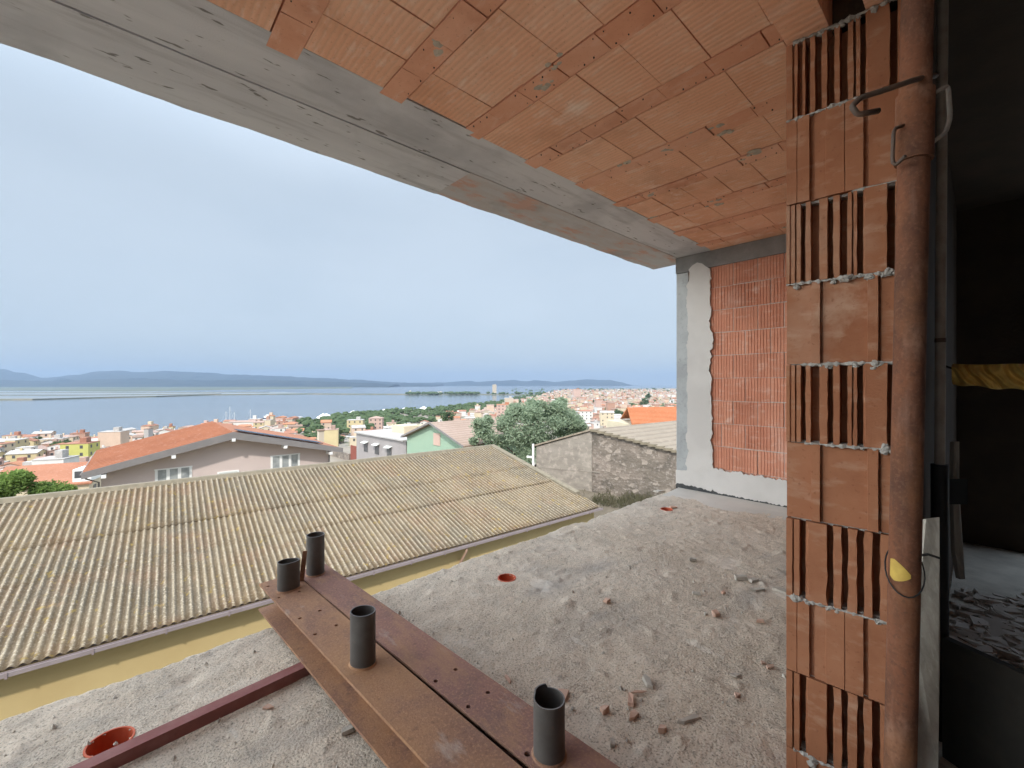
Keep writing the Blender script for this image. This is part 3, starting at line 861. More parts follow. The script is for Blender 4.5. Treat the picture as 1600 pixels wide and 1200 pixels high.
m = Mat('rubble stone', (.19,.162,.135), .95, .1, 0, R(24))
vc = m.N.new('ShaderNodeSeparateColor'); m.L.new(m.voro(3.4, (1, 1, 1.5), 'Color'), vc.inputs[0])
m.mix(m.ramp(vc.outputs[0], .1, .9, 0, .9), (.145,.125,.105))
m.mix(m.ramp(vc.outputs[1], .82, .86, 0, .85), (.36,.31,.265))
m.var(.55, (.24,.20,.17), .42, .6, .85, 6); m.var(1.3, (.12,.105,.09), .5, .64, .85, 7); m.var(6, (.42,.37,.33), .55, .7, .6, 6)
m.bump(m.voro(3.4, (1, 1, 1.5)), .5, .05); m.bump(m.noise(9, 7), .8, .06)
MT['stone'] = m.done()
m = Mat('old grey render', (.28,.25,.215), .95, .1)
m.var(1.2, (.21,.185,.16), .42, .66, .9, 6, stretch=(1, 1, 2.4)); m.var(3.5, (.44,.38,.33), .5, .7, .7, 6); m.var(10, (.26,.235,.21), .58, .75, .6, 5)
m.bump(m.noise(9, 6), .5, .03)
MT['old_render'] = m.done()
m = Mat('old roof sheet', (.28,.235,.185), .95, .1, 0, R(-38.6))
w = m.wave(.55, 'Y', .6); m.mix(m.ramp(w, 0, .5, .5, 0), (.18,.145,.115)); m.var(4, (.34,.285,.225), .5, .7, .7, 5); m.var(1, (.22,.185,.145), .5, .7, .6)
m.bump(w, .6, .06)
MT['old_sheet'] = m.done()
MT['grey_wall'] = simple('grey cement wall', (.31,.285,.28), (.27,.25,.245), .95, .8, .7, (12, .3, .02), stretch=(1, 1, .3))
MT['green_wall'] = simple('mint green render', (.29,.40,.30), (.265,.38,.285), .9, .5, .6)
MT['gate_red'] = simple('dull red gate', (.26,.085,.065), None, .7)
MT['dark_win'] = simple('dark window', (.07,.07,.075), (.12,.12,.12), .3, 1, .6)
PAL = dict(cream=(.68,.58,.42), white=(.76,.74,.70), yellow=(.66,.55,.32), pink=(.62,.44,.37), beige=(.58,.50,.40), grey=(.50,.48,.46), lime=(.58,.57,.18), peach=(.70,.53,.41), terracotta=(.50,.30,.22))
for k, c in PAL.items(): MT['w_'+k] = simple(k+' render', tuple(x*.85 for x in c), tuple(x*.72 for x in c), .9, .25, .6)
RPAL = {'terracotta': (.42,.21,.145), 'weathered pink': (.48,.34,.285), 'brown': (.33,.23,.18), 'orange': (.52,.24,.14), 'pale grey': (.54,.51,.48)}
for k, c in RPAL.items():
    c = tuple(x*.85 for x in c); m = Mat(k+' roofing', c, .9, .15); m.var(.12, tuple(x*.75 for x in c), .4, .65, .9, 5); m.var(1.6, tuple(min(1, x*1.25) for x in c), .5, .7, .7, 4)
    m.bump(m.noise(4, 4), .4, .1); MT['r_'+k] = m.done()
m = Mat('town ground', (.26,.225,.185), .95, .1)
m.var(.03, (.33,.30,.26), .4, .6, .9, 5); m.var(.09, (.13,.15,.07), .52, .62, .9, 5); m.var(.5, (.22,.19,.15), .4, .7, .6)
MT['ground'] = m.done()
MT['bank'] = simple('dry earth bank', (.12,.10,.075), (.17,.145,.11), .95, 1.5, .8, (12, .6, .05))
m = Mat('lagoon water', (.10,.12,.135), .12, .5)
m.b.inputs['IOR'].default_value = 1.33
m.var(.004, (.12,.135,.15), .35, .65, 1, 3, stretch=(.3, 1, 1))
m.bump(m.noise(.35, 5, (.6, 1, 1)), .22, .6)
MT['water'] = m.done()
m = Mat('salt pan', (.20,.215,.22), .5, .4); m.var(.006, (.13,.155,.18), .4, .6, .9, 4, stretch=(.15, 1, 1)); MT['saltpan'] = m.done()
MT['levee'] = simple('levee', (.10,.11,.08), (.17,.15,.11), .95, .02, .8)
m = Mat('hill scrub', (.016,.028,.036), .95, .1); m.var(.002, (.035,.042,.04), .4, .65, .9, 6); MT['hill'] = m.done()
MT['plain'] = simple('far plain', (.06,.085,.055), (.14,.14,.10), .95, .004, .9, stretch=(.2, 1, 1))
def leafmat(name, a, b, c):
    m = Mat(name, a, .75, .2); m.island(b, .9); m.var(1.1, c, .45, .65, .7, 3)
    mm = m.done(); tr = m.N.new('ShaderNodeBsdfTranslucent'); m.setc(tr.inputs['Color'], m.col)
    ms = m.N.new('ShaderNodeMixShader'); ms.inputs[0].default_value = .4
    m.L.new(m.b.outputs[0], ms.inputs[1]); m.L.new(tr.outputs[0], ms.inputs[2]); m.L.new(ms.outputs[0], m.N['Material Output'].inputs['Surface'])
    return mm
MT['leaf_olive'] = leafmat('blue green foliage', (.27,.34,.23), (.33,.40,.27), (.19,.25,.165))
MT['leaf_green'] = leafmat('fresh green foliage', (.15,.235,.06), (.22,.31,.08), (.10,.16,.05))
MT['leaf_pine'] = leafmat('pine foliage', (.095,.145,.065), (.15,.205,.095), (.06,.10,.045))
MT['bark'] = simple('bark', (.12,.09,.07), (.07,.055,.045), .95, 6, .7)
MT['dry_grass'] = leafmat('dry weeds', (.13,.115,.075), (.10,.105,.055), (.165,.145,.10))
MT['hull_white'] = MT['white_paint']
MT['hull_dark'] = simple('dark hull', (.06,.07,.10), None, .4)
MT['mast'] = simple('alloy mast', (.62,.62,.62), None, .4)
MT['tyre'] = simple('rubber', (.02,.02,.02), None, .8)
MT['car_glass'] = simple('car glass', (.03,.035,.04), None, .15, spec=.5)

def frame(ox, oy, ang):
    """x along the facade (ang = degrees right of straight ahead), y away from the viewer"""
    s, c = math.sin(R(ang)), math.cos(R(ang))
    return lambda x, y, z: (ox+x*s-y*c, oy+x*c+y*s, z)

# ================================================================== TERRAIN
SHORE = [(-3000,230),(-800,250),(0,300),(200,337),(350,397),(480,474),(600,600),(700,730),(780,930),(850,1590),(900,3400),(1100,4200),(4000,4200)]
def shore(px):
    for (a, da), (b, db) in zip(SHORE, SHORE[1:]):
        if a <= px <= b: return da+(db-da)*(px-a)/(b-a)
    return SHORE[0][1] if px < SHORE[0][0] else SHORE[-1][1]
SEA = -39.0
def sm(a, b, x):
    t = max(0, min(1, (x-a)/(b-a))); return t*t*(3-2*t)
def gz(x, y):
    d = max(y, 1); px = 800+FPX*x/d if y > 5 else (-3000 if x < 0 else 3000)
    z = -38.2+33*math.exp(-math.hypot(x, y)/120)
    s = shore(px)
    z += (-4.5)*sm(s-3, s+12, y)
    pl = sm(430, 520, px)*(1-sm(68, 105, y))
    z = z+(max(z, -8.8)-z)*pl
    return min(z, -7.5)
def terrain():
    V = []; F = []; cols = []
    angs = [-72+144*i/300 for i in range(301)]
    ds = [3]+[3*1.031**k for k in range(1, 245)]
    ds = [d for d in ds if d < 4600]
    for a in angs:
        for d in ds:
            rr_ = d/max(math.cos(R(a)), .31); x, y = rr_*math.sin(R(a)), rr_*math.cos(R(a))
            V.append((x, y, gz(x, y)))
    n = len(ds)
    for i in range(300):
        for k in range(n-1):
            q = i*n+k; F.append((q, q+n, q+n+1, q+1))
    m = MB(); m.add(V, F)
    m.box(-60, 60, -60, 0.5, -9.5, -8.5)
    return struct(m.build('ground', MT['ground'], smooth=True))
terrain()
m = MB(); m.add([(-17000,-900,SEA),(17000,-900,SEA),(17000,17000,SEA),(-17000,17000,SEA)], [(0,1,2,3)])
struct(m.build('water', MT['water']))
def sea_pt(px, y, z): 
    d = FPX*(EYE-z)/(y-600); return ((px-800)/FPX*d, d, z)
def strip_sheet(name, pts, hw, mat, z, label=None, nzs=.35):
    """low land strip along (px, depth) points, half width hw metres"""
    V = []; F = []; P = []
    for (a, b) in zip(pts, pts[1:]):
        for k in range(12): P.append((a[0]+(b[0]-a[0])*k/12, a[1]+(b[1]-a[1])*k/12))
    P.append(pts[-1])
    for i, (px, d) in enumerate(P):
        w = hw*(1+nzs*nz(i*.6, hw)); x = (px-800)/FPX*d
        e = .25 if i in (0, len(P)-1) else 1
        V += [(x, d-w*e, SEA-.5), (x, d-w*.7*e, z), (x, d+w*.7*e, z), (x, d+w*e, SEA-.5)]
    for i in range(len(P)-1):
        for k in range(3):
            a = i*4+k; F.append((a, a+4, a+5, a+1))
    m = MB(); m.add(V, F); o = struct(m.build(name, mat))
    if label: o['label'] = label
    return o
m = MB(); m.add([sea_pt(-260, 624.5, SEA+.05), sea_pt(60, 624.3, SEA+.05), sea_pt(250, 619.6, SEA+.05), sea_pt(400, 616.2, SEA+.05), sea_pt(480, 614.6, SEA+.05), sea_pt(440, 612.3, SEA+.05), sea_pt(100, 611.6, SEA+.05), sea_pt(-260, 611.8, SEA+.05)], [list(range(8))])
struct(m.build('salt_pan', MT['saltpan']))['label'] = 'pale shallow salt pans across the lagoon'
strip_sheet('levee', [(-300,1040),(60,1085),(250,1350),(340,1560),(480,1690),(640,1620)], 17, MT['levee'], SEA+3.2, 'thin dark levee line across the lagoon')
strip_sheet('levee', [(-200,1480),(120,1500),(260,1600),(345,1700)], 22, MT['levee'], SEA+2.4, 'broken dark bank beyond the levee')
strip_sheet('levee', [(-250,1900),(80,1960),(420,2050)], 26, MT['levee'], SEA+2.2, 'farthest faint bank of the salt pans')
strip_sheet('island', [(628,1640),(690,1660),(745,1650),(800,1600),(870,1560)], 75, MT['levee'], SEA+1.8, 'low wooded spit reaching into the lagoon')
m = MB(); V = []; F = []
for i in range(61):
    px = -700+1250*i/60
    near = 2450+350*nz(i*.13, 3)+(1400*max(0, (px-250)/300))
    for d, z in ((near, SEA-.3), (near+60, SEA+3), (9000, SEA+5)): V.append(((px-800)/FPX*d, d, z))
for i in range(60):
    for k in range(2): a = i*3+k; F.append((a, a+3, a+4, a+1))
m.add(V, F); struct(m.build('plain', MT['plain']))
def range_(name, prof, d0, d1, d2, sd, label):
    V = []; F = []; px0, px1 = prof[0][0], prof[-1][0]; n = int((px1-px0)/2.5); K = 15
    def ridge(px):
        for (a, ya), (b, yb) in zip(prof, prof[1:]):
            if a <= px <= b: 
                t = (px-a)/(b-a); return ya+(yb-ya)*t*t*(3-2*t)
    for i in range(n+1):
        px = px0+(px1-px0)*i/n
        yr = ridge(px)+1.5*nz(px*.035, sd)+.7*nz(px*.1, sd)+.35*nz(px*.3, sd)
        zr = EYE+(600-yr)/FPX*d1
        x = (px-800)/FPX
        for k in range(K):
            t = k/(K-2)
            if k == K-1: d, z = d2, SEA-5
            else:
                d = d0+(d1-d0)*t
                f = t**1.25+(.20*nz(px*.03, t*3, sd)+.12*nz(px*.09, t*7, sd))*math.sin(math.pi*t)
                z = SEA-2+(zr-SEA+2)*max(0, f)
            V.append((x*d1+(x*d-x*d1)*.6, d, z))
    for i in range(n):
        for k in range(K-1): a = i*K+k; F.append((a, a+K, a+K+1, a+1))
    m = MB(); m.add(V, F); o = struct(m.build(name, MT['hill'], smooth=True)); o['label'] = label
range_('mountains', [(-420,584),(-250,580),(-120,583),(-30,577),(5,576.5),(28,582),(70,590.5),(112,586),(150,581),(185,579),(215,581.5),(262,579.5),(310,582),(370,585),(430,587.5),(500,590.5),(560,593.5),(622,597.5),(690,600.5)], 6300, 8800, 10500, 3, 'long blue mountain range across the lagoon')
range_('hills', [(-300,594),(-60,592),(60,595),(130,593),(230,591),(300,594),(420,593.5),(520,596.5),(620,600.3)], 5200, 6400, 7600, 8, 'lower dark foothills in front of the mountain range')
range_('headland', [(560,599.5),(640,598),(690,597.6),(728,595.4),(752,596.6),(775,594.8),(800,593.6),(822,595.6),(838,594.2),(870,596.8),(892,594.4),(920,592.6),(950,594),(972,597.2),(985,601)], 9500, 10500, 11500, 5, 'distant blue headland with rounded summits')

# ================================================================== NEAREST NEIGHBOUR: corrugated roof
WA = 51.4
E0 = (-6.986, 8.62)
NB = frame(E0[0], E0[1], WA)     # x along the eave (right, away), y up the roof
ZE, ZR, RUN = EYE-4.8, EYE-3.15, 6.5
e = thing('yellow_building', 'long yellow building below the terrace with a lichened corrugated roof', 'building', NB(0, 3, -8.5))
PITCH = .146
def sheet(m, t0, t1, lift, seed):
    ns = int((13.4+15)/PITCH*8); rows = 7; V = []; F = []
    for j in range(rows+1):
        t = t0+(t1-t0)*j/rows
        send = 13.33-.5*t
        for i in range(ns+1):
            s = min(-15+i*PITCH/8, send)
            z = ZE+(ZR-ZE)*t+.024*math.cos(2*math.pi*s/PITCH)+lift*(1-j/rows)
            # slightly uneven sheets about 1 m wide
            k = math.floor((s+20)/1.02)
            z += .010*nz(k*1.7, seed, t*.5)+.02*nz(s*.11, t*1.3, seed)
            yy = RUN*t-(.035*nz(k*2.3, seed+4) if j == 0 else 0)
            V.append((s, yy, z))
    W = ns+1
    for j in range(rows):
        for i in range(ns):
            a = j*W+i; F.append((a, a+1, a+1+W, a+W))
    b0 = len(V)
    for i in range(W):
        x, y, z = V[i]; V.append((x, y+.005, z-.009))
    for i in range(ns): F.append((i, b0+i, b0+i+1, i+1))
    m.add(V, F)
m = MB(NB); sheet(m, -.012, .365, .0, 1); sheet(m, .355, .592, .006, 2); sheet(m, .583, 1.0, .006, 3)
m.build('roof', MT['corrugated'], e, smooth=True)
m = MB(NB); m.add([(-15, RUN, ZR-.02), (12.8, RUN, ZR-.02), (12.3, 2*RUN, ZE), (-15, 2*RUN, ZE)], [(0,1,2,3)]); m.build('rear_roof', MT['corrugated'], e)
m = MB(NB)
n = 70
for i in range(n):
    a = -15+27.9*i/n; b = a+27.9/n+.01; h = .006*nz(i*1.3, 2)
    m.hexa([(a, RUN-.16, ZR-.055), (b, RUN-.16, ZR-.055), (b, RUN+.16, ZR-.055), (a, RUN+.16, ZR-.055)],
           [(a, RUN-.09, ZR+.075+h), (b, RUN-.09, ZR+.07+h), (b, RUN+.09, ZR+.07+h), (a, RUN+.09, ZR+.075+h)])
m.build('ridge_cap', MT['cap_cement'], e)
m = MB(NB); n = 26
for i in range(n):
    t0, t1 = .16+.84*i/n, .16+.84*(i+1)/n-.0006
    x0, x1 = 13.33-.5*t0, 13.33-.5*t1; z0, z1 = ZE+(ZR-ZE)*t0, ZE+(ZR-ZE)*t1; h = .01*nz(i*.9, 7)
    m.hexa([(x0-.14, RUN*t0, z0-.1), (x0+.12, RUN*t0, z0-.1), (x1+.12, RUN*t1, z1-.1), (x1-.14, RUN*t1, z1-.1)],
           [(x0-.14, RUN*t0, z0+.085+h), (x0+.12, RUN*t0, z0+.095+h), (x1+.12, RUN*t1, z1+.095+h), (x1-.14, RUN*t1, z1+.085+h)])
m.build('verge_cap', MT['cap_cement'], e)
m = MB(NB)
sec = [(-.085, .0), (-.10, .0), (-.10, -.075), (.03, -.085), (.03, -.02), (.018, -.02), (.018, -.07), (-.085, -.062)]
zt = ZE-.045
m.prism([(-15, y-.10, zt+z) for y, z in sec], (28.35, 0, 0))
g = m.build('gutter', MT['gutter'], e)
for i in range(27):
    s = -14.6+1.045*i
    m = MB(NB); m.box(s-.016, s+.016, -.212, -.2012, zt-.09, zt+.012); m.box(s-.016, s+.016, -.21, .012, zt-.10, zt-.0905)
    m.build('bracket', MT['bracket'], g)
m = MB(NB); m.box(-15, 13.2, .14, 12.8, -9.5, ZE-.06)
m.prism([(13.2, .14, ZE-.062), (13.2, RUN, ZR-.10), (13.2, 12.8, ZE-.062)], (-.25, 0, 0))
m.build('wall', MT['yellow_wall'], e)
m = MB(NB); m.box(-15, 13.25, .0, .15, ZE-.075, ZE-.05); m.build('soffit', MT['bracket'], e)
m = MB(NB); m.box(-15, 13.25, .014, .045, ZE-.20, ZE-.03); m.build('fascia', MT['yellow_wall'], e)
m = MB(NB); m.tube([(7.08, -.13, ZE-.15), (7.08, -.12, ZE-.26), (6.98, .05, ZE-.62), (6.98, .085, ZE-.75), (6.98, .085, -8.8)], .042, 10); m.build('downpipe', MT['downpipe'], e, smooth=True)

# ================================================================== HERO HOUSES
# ---- pink house
GA = 49.0
PF = frame(-19.47, 30.0, GA)
e = thing('pink_house', 'pale pink gabled house with an orange tile roof and broad grey verge', 'house', PF(0, 6, -11.5))
ZA, SL = -2.11, .246
hw = 7.5
def rz(x): return ZA-SL*abs(x)
m = MB(PF)
m.prism([(-6.75, .9, -11.8), (6.75, .9, -11.8), (6.75, .9, rz(6.75)-.40), (0, .9, rz(0)-.40), (-6.75, .9, rz(6.75)-.40)], (0, 9.6, 0))
m.build('wall', MT['pink_wall'], e)
m = MB(PF)
for sg in (-1, 1):
    a, b = (-hw, 0) if sg < 0 else (0, hw)
    m.hexa([(a, .03, rz(a)-.16), (b, .03, rz(b)-.16), (b, 11.2, rz(b)-.16), (a, 11.2, rz(a)-.16)],
           [(a, .03, rz(a)+.02), (b, .03, rz(b)+.02), (b, 11.2, rz(b)+.02), (a, 11.2, rz(a)+.02)])
m.build('roof', MT['orange_tile'], e)
m = MB(PF)
for i in range(15):   # tile course ridges running up the left slope
    y = .4+.74*i
    m.hexa([(-hw, y, rz(hw)+.018), (-.05, y, rz(0)+.018), (-.05, y+.10, rz(0)+.018), (-hw, y+.10, rz(hw)+.018)],
           [(-hw, y+.02, rz(hw)+.11), (-.05, y+.02, rz(0)+.11), (-.05, y+.08, rz(0)+.11), (-hw, y+.08, rz(hw)+.11)])
m.build('tile_roll', MT['orange_tile'], e)
m = MB(PF)
for sg in (-1, 1):
    m.prism([(0, .0, rz(0)+.05), (sg*(hw+.05), .0, rz(hw)+.05), (sg*(hw+.05), .0, rz(hw)-.34), (0, .0, rz(0)-.46)], (0, .028, 0))
    m.prism([(sg*.01, .03, rz(0)-.165), (sg*hw, .03, rz(hw)-.165), (sg*hw, .03, rz(hw)-.20), (sg*.01, .03, rz(0)-.20)], (0, .86, 0))
m.build('verge', MT['fascia'], e)
for x in (-6.6, -3.3, 0, 3.3, 6.6):
    m = MB(PF); m.box(x-.11, x+.11, -.05, .90, rz(x)-.62, rz(x)-.42); m.build('beam_end', MT['white_paint'], e)
def window3(F, x0, x1, z0, z1, par, y, panes=3, glass='pane'):
    m = MB(F); fw = .09
    m.box(x0-.1, x1+.1, y-.05, y+.06, z0-.1, z0-.002); m.box(x0-.1, x1+.1, y-.03, y+.06, z1, z1+.08)
    w = (x1-x0)/panes
    for k in range(panes+1):
        c = x0+w*k; q = fw if 0 < k < panes else fw*.8
        m.box(c-q, c+q, y-.03, y+.05, z0, z1)
    o = m.build('window', MT['white_paint'], par)
    m = MB(F); m.box(x0+.05, x1-.05, y-.004, y+.04, z0+.004, z1-.004); m.build('pane', MT[glass], o)
    return o
window3(PF, -4.15, -2.35, -5.75, -4.35, e, .9)
window3(PF, 2.55, 4.45, -5.6, -4.2, e, .9)
m = MB(PF); m.box(-.85, .45, .84, .898, -6.3, -4.9); o = m.build('window', MT['white_paint'], e); o['label'] = 'window with its pale shutter down'
m = MB(PF)
for k in range(16): m.box(-.74, .34, .822, .838, -6.2+.078*k, -6.2+.078*k+.07)
m.build('shutter', MT['shutter'], o)
for k in range(6):
    x0 = .3+.98*k
    m = MB(PF)
    m.hexa([(x0, .5, rz(x0)+.12), (x0+.95, .5, rz(x0+.95)+.12), (x0+.95, 2.1, rz(x0+.95)+.12), (x0, 2.1, rz(x0)+.12)],
           [(x0, .5, rz(x0)+.17), (x0+.95, .5, rz(x0+.95)+.17), (x0+.95, 2.1, rz(x0+.95)+.17), (x0, 2.1, rz(x0)+.17)])
    m.build('solar_panel', MT['solar'], e)
m = MB(PF); m.tube([(-hw-.05, .05, rz(hw)-.08), (-hw-.05, 11.2, rz(hw)-.08)], .07, 8)
m.tube([(-hw-.05, .5, rz(hw)-.12), (-hw+.1, .75, rz(hw)-.45), (-6.85, .82, rz(hw)-.75), (-6.85, .82, -11)], .05, 8); m.build('gutter', MT['fascia'], e, smooth=True)
m = MB(PF); m.tube([(6.72, .8, rz(6.75)-.6), (6.72, .8, -11)], .05, 8); m.build('downpipe', MT['fascia'], e, smooth=True)
# ---- grey flat-roofed house and green gabled house behind the ridge
GF = frame(-.3627*55, 55.0, 134.8)
e = thing('grey_house', 'grey cement house with three small awning windows and a pale flat roof', 'house', GF(6, 4, -12))
GF2 = GF
m = MB(GF2); m.box(0, 11.85, 0, 9, -12, -4.97); m.build('wall', MT['grey_wall'], e)
m = MB(GF2); m.box(-.25, 11.6, -.25, 9.2, -4.968, -4.82); m.build('roof', MT['w_grey'], e)
for x in (2.6, 5.4, 8.3):
    m = MB(GF2); m.box(x-.5, x+.5, -.04, .05, -7.1, -6.0); o = m.build('window', MT['dark_win'], e)
    m = MB(GF2); m.hexa([(x-.62, -.45, -6.02), (x+.62, -.45, -6.02), (x+.62, -.001, -5.86), (x-.62, -.001, -5.86)], [(x-.62, -.45, -5.96), (x+.62, -.45, -5.96), (x+.62, -.001, -5.80), (x-.62, -.001, -5.80)]); m.build('awning', MT['shutter'], o)
for i, (x, w, h) in enumerate(((3.5, 3, .9), (8.2, 4, 1.2))):
    m = MB(GF2); m.box(x, x+w, 3+i, 5.5+i, -4.82, -4.82+h); m.build('parapet_block', MT['w_cream'], e)
GG = frame(-11.26, 46.0, 134.6); GG2 = GG
e = thing('green_house', 'mint green gabled house with a brown roof beside the grey cement house', 'house', GG2(5, 4, -12))
m = MB(GG2); m.prism([(.0, 0, -12), (9.6, 0, -12), (9.6, 0, -4.35), (4.75, 0, -2.68), (0, 0, -4.35)], (0, 9, 0)); m.build('wall', MT['green_wall'], e)
m = MB(GG2)
for sg in (-1, 1):
    a, b = (-.45, 4.75) if sg < 0 else (4.75, 10.1)
    za, zb = (-4.35, -2.56) if sg < 0 else (-2.56, -4.35)
    m.hexa([(a, -.45, za-.1), (b, -.45, zb-.1), (b, 9.3, zb-.1), (a, 9.3, za-.1)], [(a, -.45, za+.06), (b, -.45, zb+.06), (b, 9.3, zb+.06), (a, 9.3, za+.06)])
m.build('roof', MT['brown_tile'], e)
m = MB(GG2)
m.prism([(-.5, -.5, -4.45), (4.75, -.5, -2.64), (4.75, -.5, -2.44), (-.5, -.5, -4.27)], (0, .045, 0)); m.prism([(10.15, -.5, -4.45), (4.75, -.5, -2.64), (4.75, -.5, -2.44), (10.15, -.5, -4.27)], (0, .045, 0)); m.build('verge', MT['fascia'], e)
m = MB(GG2); m.box(4.9, 6.0, -.05, .04, -4.75, -3.55); o = m.build('window', MT['w_pink'], e); o['label'] = 'window with closed pink shutters'
m = MB(GG2); m.tube([(5.4+.65*math.cos(2*math.pi*k/8), -.04, -6.0+.65*math.sin(2*math.pi*k/8)) for k in range(9)], .09, 6, caps=False); o = m.build('round_window', MT['w_white'], e)
m = MB(GG2); m.tube([(5.4, .02, -6.0), (5.4, -.03, -6.0)], .5, 10); m.build('pane', MT['w_terracotta'], o)
# ---- red gate, boundary wall and low wall in the lot
m = MB(GF2); m.box(-1.9, -.15, .1, .2, -9.2, -6.75); 
for k in range(6): m.box(-1.86+.3*k, -1.74+.3*k, .06, .099, -9.2, -6.8)
o = m.build('gate', MT['gate_red'], loc=GF2(-1, .1, -9)); tag(o, 'dull red sheet gate beside the grey cement house', 'gate')
m = MB(GF2); m.box(-9, -1.95, -.1, .15, -9.6, -7.9)
o = m.build('boundary_wall', MT['stone'], loc=GF2(-5, 0, -9)); tag(o, 'low rough stone wall running up to the red gate', 'wall')
# ---- stone gable house
SA = 114.0
SF = frame(4.85, 26.0, SA); 
def SFW(x, y, z):   # y runs along the ridge direction
    p = SF(x, 0, z); s, c = math.sin(R(51.4)), math.cos(R(51.4)); return (p[0]+y*s, p[1]+y*c, z)
e = thing('stone_house', 'old windowless gabled house of patched render and rubble stone', 'house', SFW(0, 3, -9))
zl, zrr, zap = -2.72, -3.1, -1.55
m = MB(SFW); m.prism([(-3.6, 0, -9.4), (-.02, 0, -9.4), (-.02, 0, zap), (-3.6, 0, zl)], (0, 11, 0)); m.build('rendered_wall', MT['old_render'], e)
m = MB(SFW); m.prism([(0, .03, -9.4), (7.4, .03, -9.4), (7.4, .03, zrr), (0, .03, zap)], (0, 11, 0)); m.build('stone_wall', MT['stone'], e)
m = MB(SFW)
def roofq(a, za, b, zb, y0, y1, th=.10): m.hexa([(a, y0, za), (b, y0, zb), (b, y1, zb), (a, y1, za)], [(a, y0, za+th), (b, y0, zb+th), (b, y1, zb+th), (a, y1, za+th)])
roofq(-3.75, zl+.0, .02, zap+.03, -.12, 11.3); roofq(.02, zap+.03, 7.6, zrr-.02, -.12, 11.3)
m.build('roof', MT['old_sheet'], e)
m = MB(SFW); 
for i in range(18):
    t = i/18; a = 7.5*t; za = zap+(zrr-zap)*t*7.5/7.4
    m.box(a, a+.415, -.16, .05, za+.04-.02*(i % 2)*0-.08, za+.10+.012*nz(i, 3))
m.build('verge_stone', MT['cap_cement'], e)
m = MB(SFW); m.tube([(-3.72, -.12, -6), (-3.72, -.12, zl+.18)], .06, 10); m.box(-4.15, -3.79, -.15, -.09, -3.45, -3.33); m.build('drainpipe', MT['white_paint'], e)
m = MB(SFW); m.box(-3.5, 0.5, -.02, .0, -4.06, -4.0); m.build('string_course', MT['old_render'], e)
# ---- bright orange roof at the right edge
OF = frame(16.2, 58.0, 78)
e = thing('orange_house', 'low house with a bright new orange tile roof behind the stone house', 'house', OF(6, 4, -12))
m = MB(OF); m.box(.6, 17, .8, 9.5, -12, -4.35); m.build('wall', MT['w_cream'], e)
m = MB(OF)
m.hexa([(0, 0, -4.32), (18, 0, -4.32), (18, 5.2, -2.35), (2.0, 5.2, -2.35)], [(0, 0, -4.12), (18, 0, -4.12), (18, 5.2, -2.15), (2.0, 5.2, -2.15)])
m.hexa([(2.0, 5.22, -2.35), (18, 5.22, -2.35), (18, 10.4, -4.32), (3.5, 10.4, -4.32)], [(2.0, 5.22, -2.15), (18, 5.22, -2.15), (18, 10.4, -4.12), (3.5, 10.4, -4.12)])
m.build('roof', MT['new_tile'], e)
m = MB(OF)
for i in range(13):
    t = .02+.077*i
    m.tube([(2.0*t-.02, 5.2*t, -4.10+1.97*t), (18, 5.2*t, -4.10+1.97*t)], .085, 6)
m.build('tile_roll', MT['new_tile'], e)
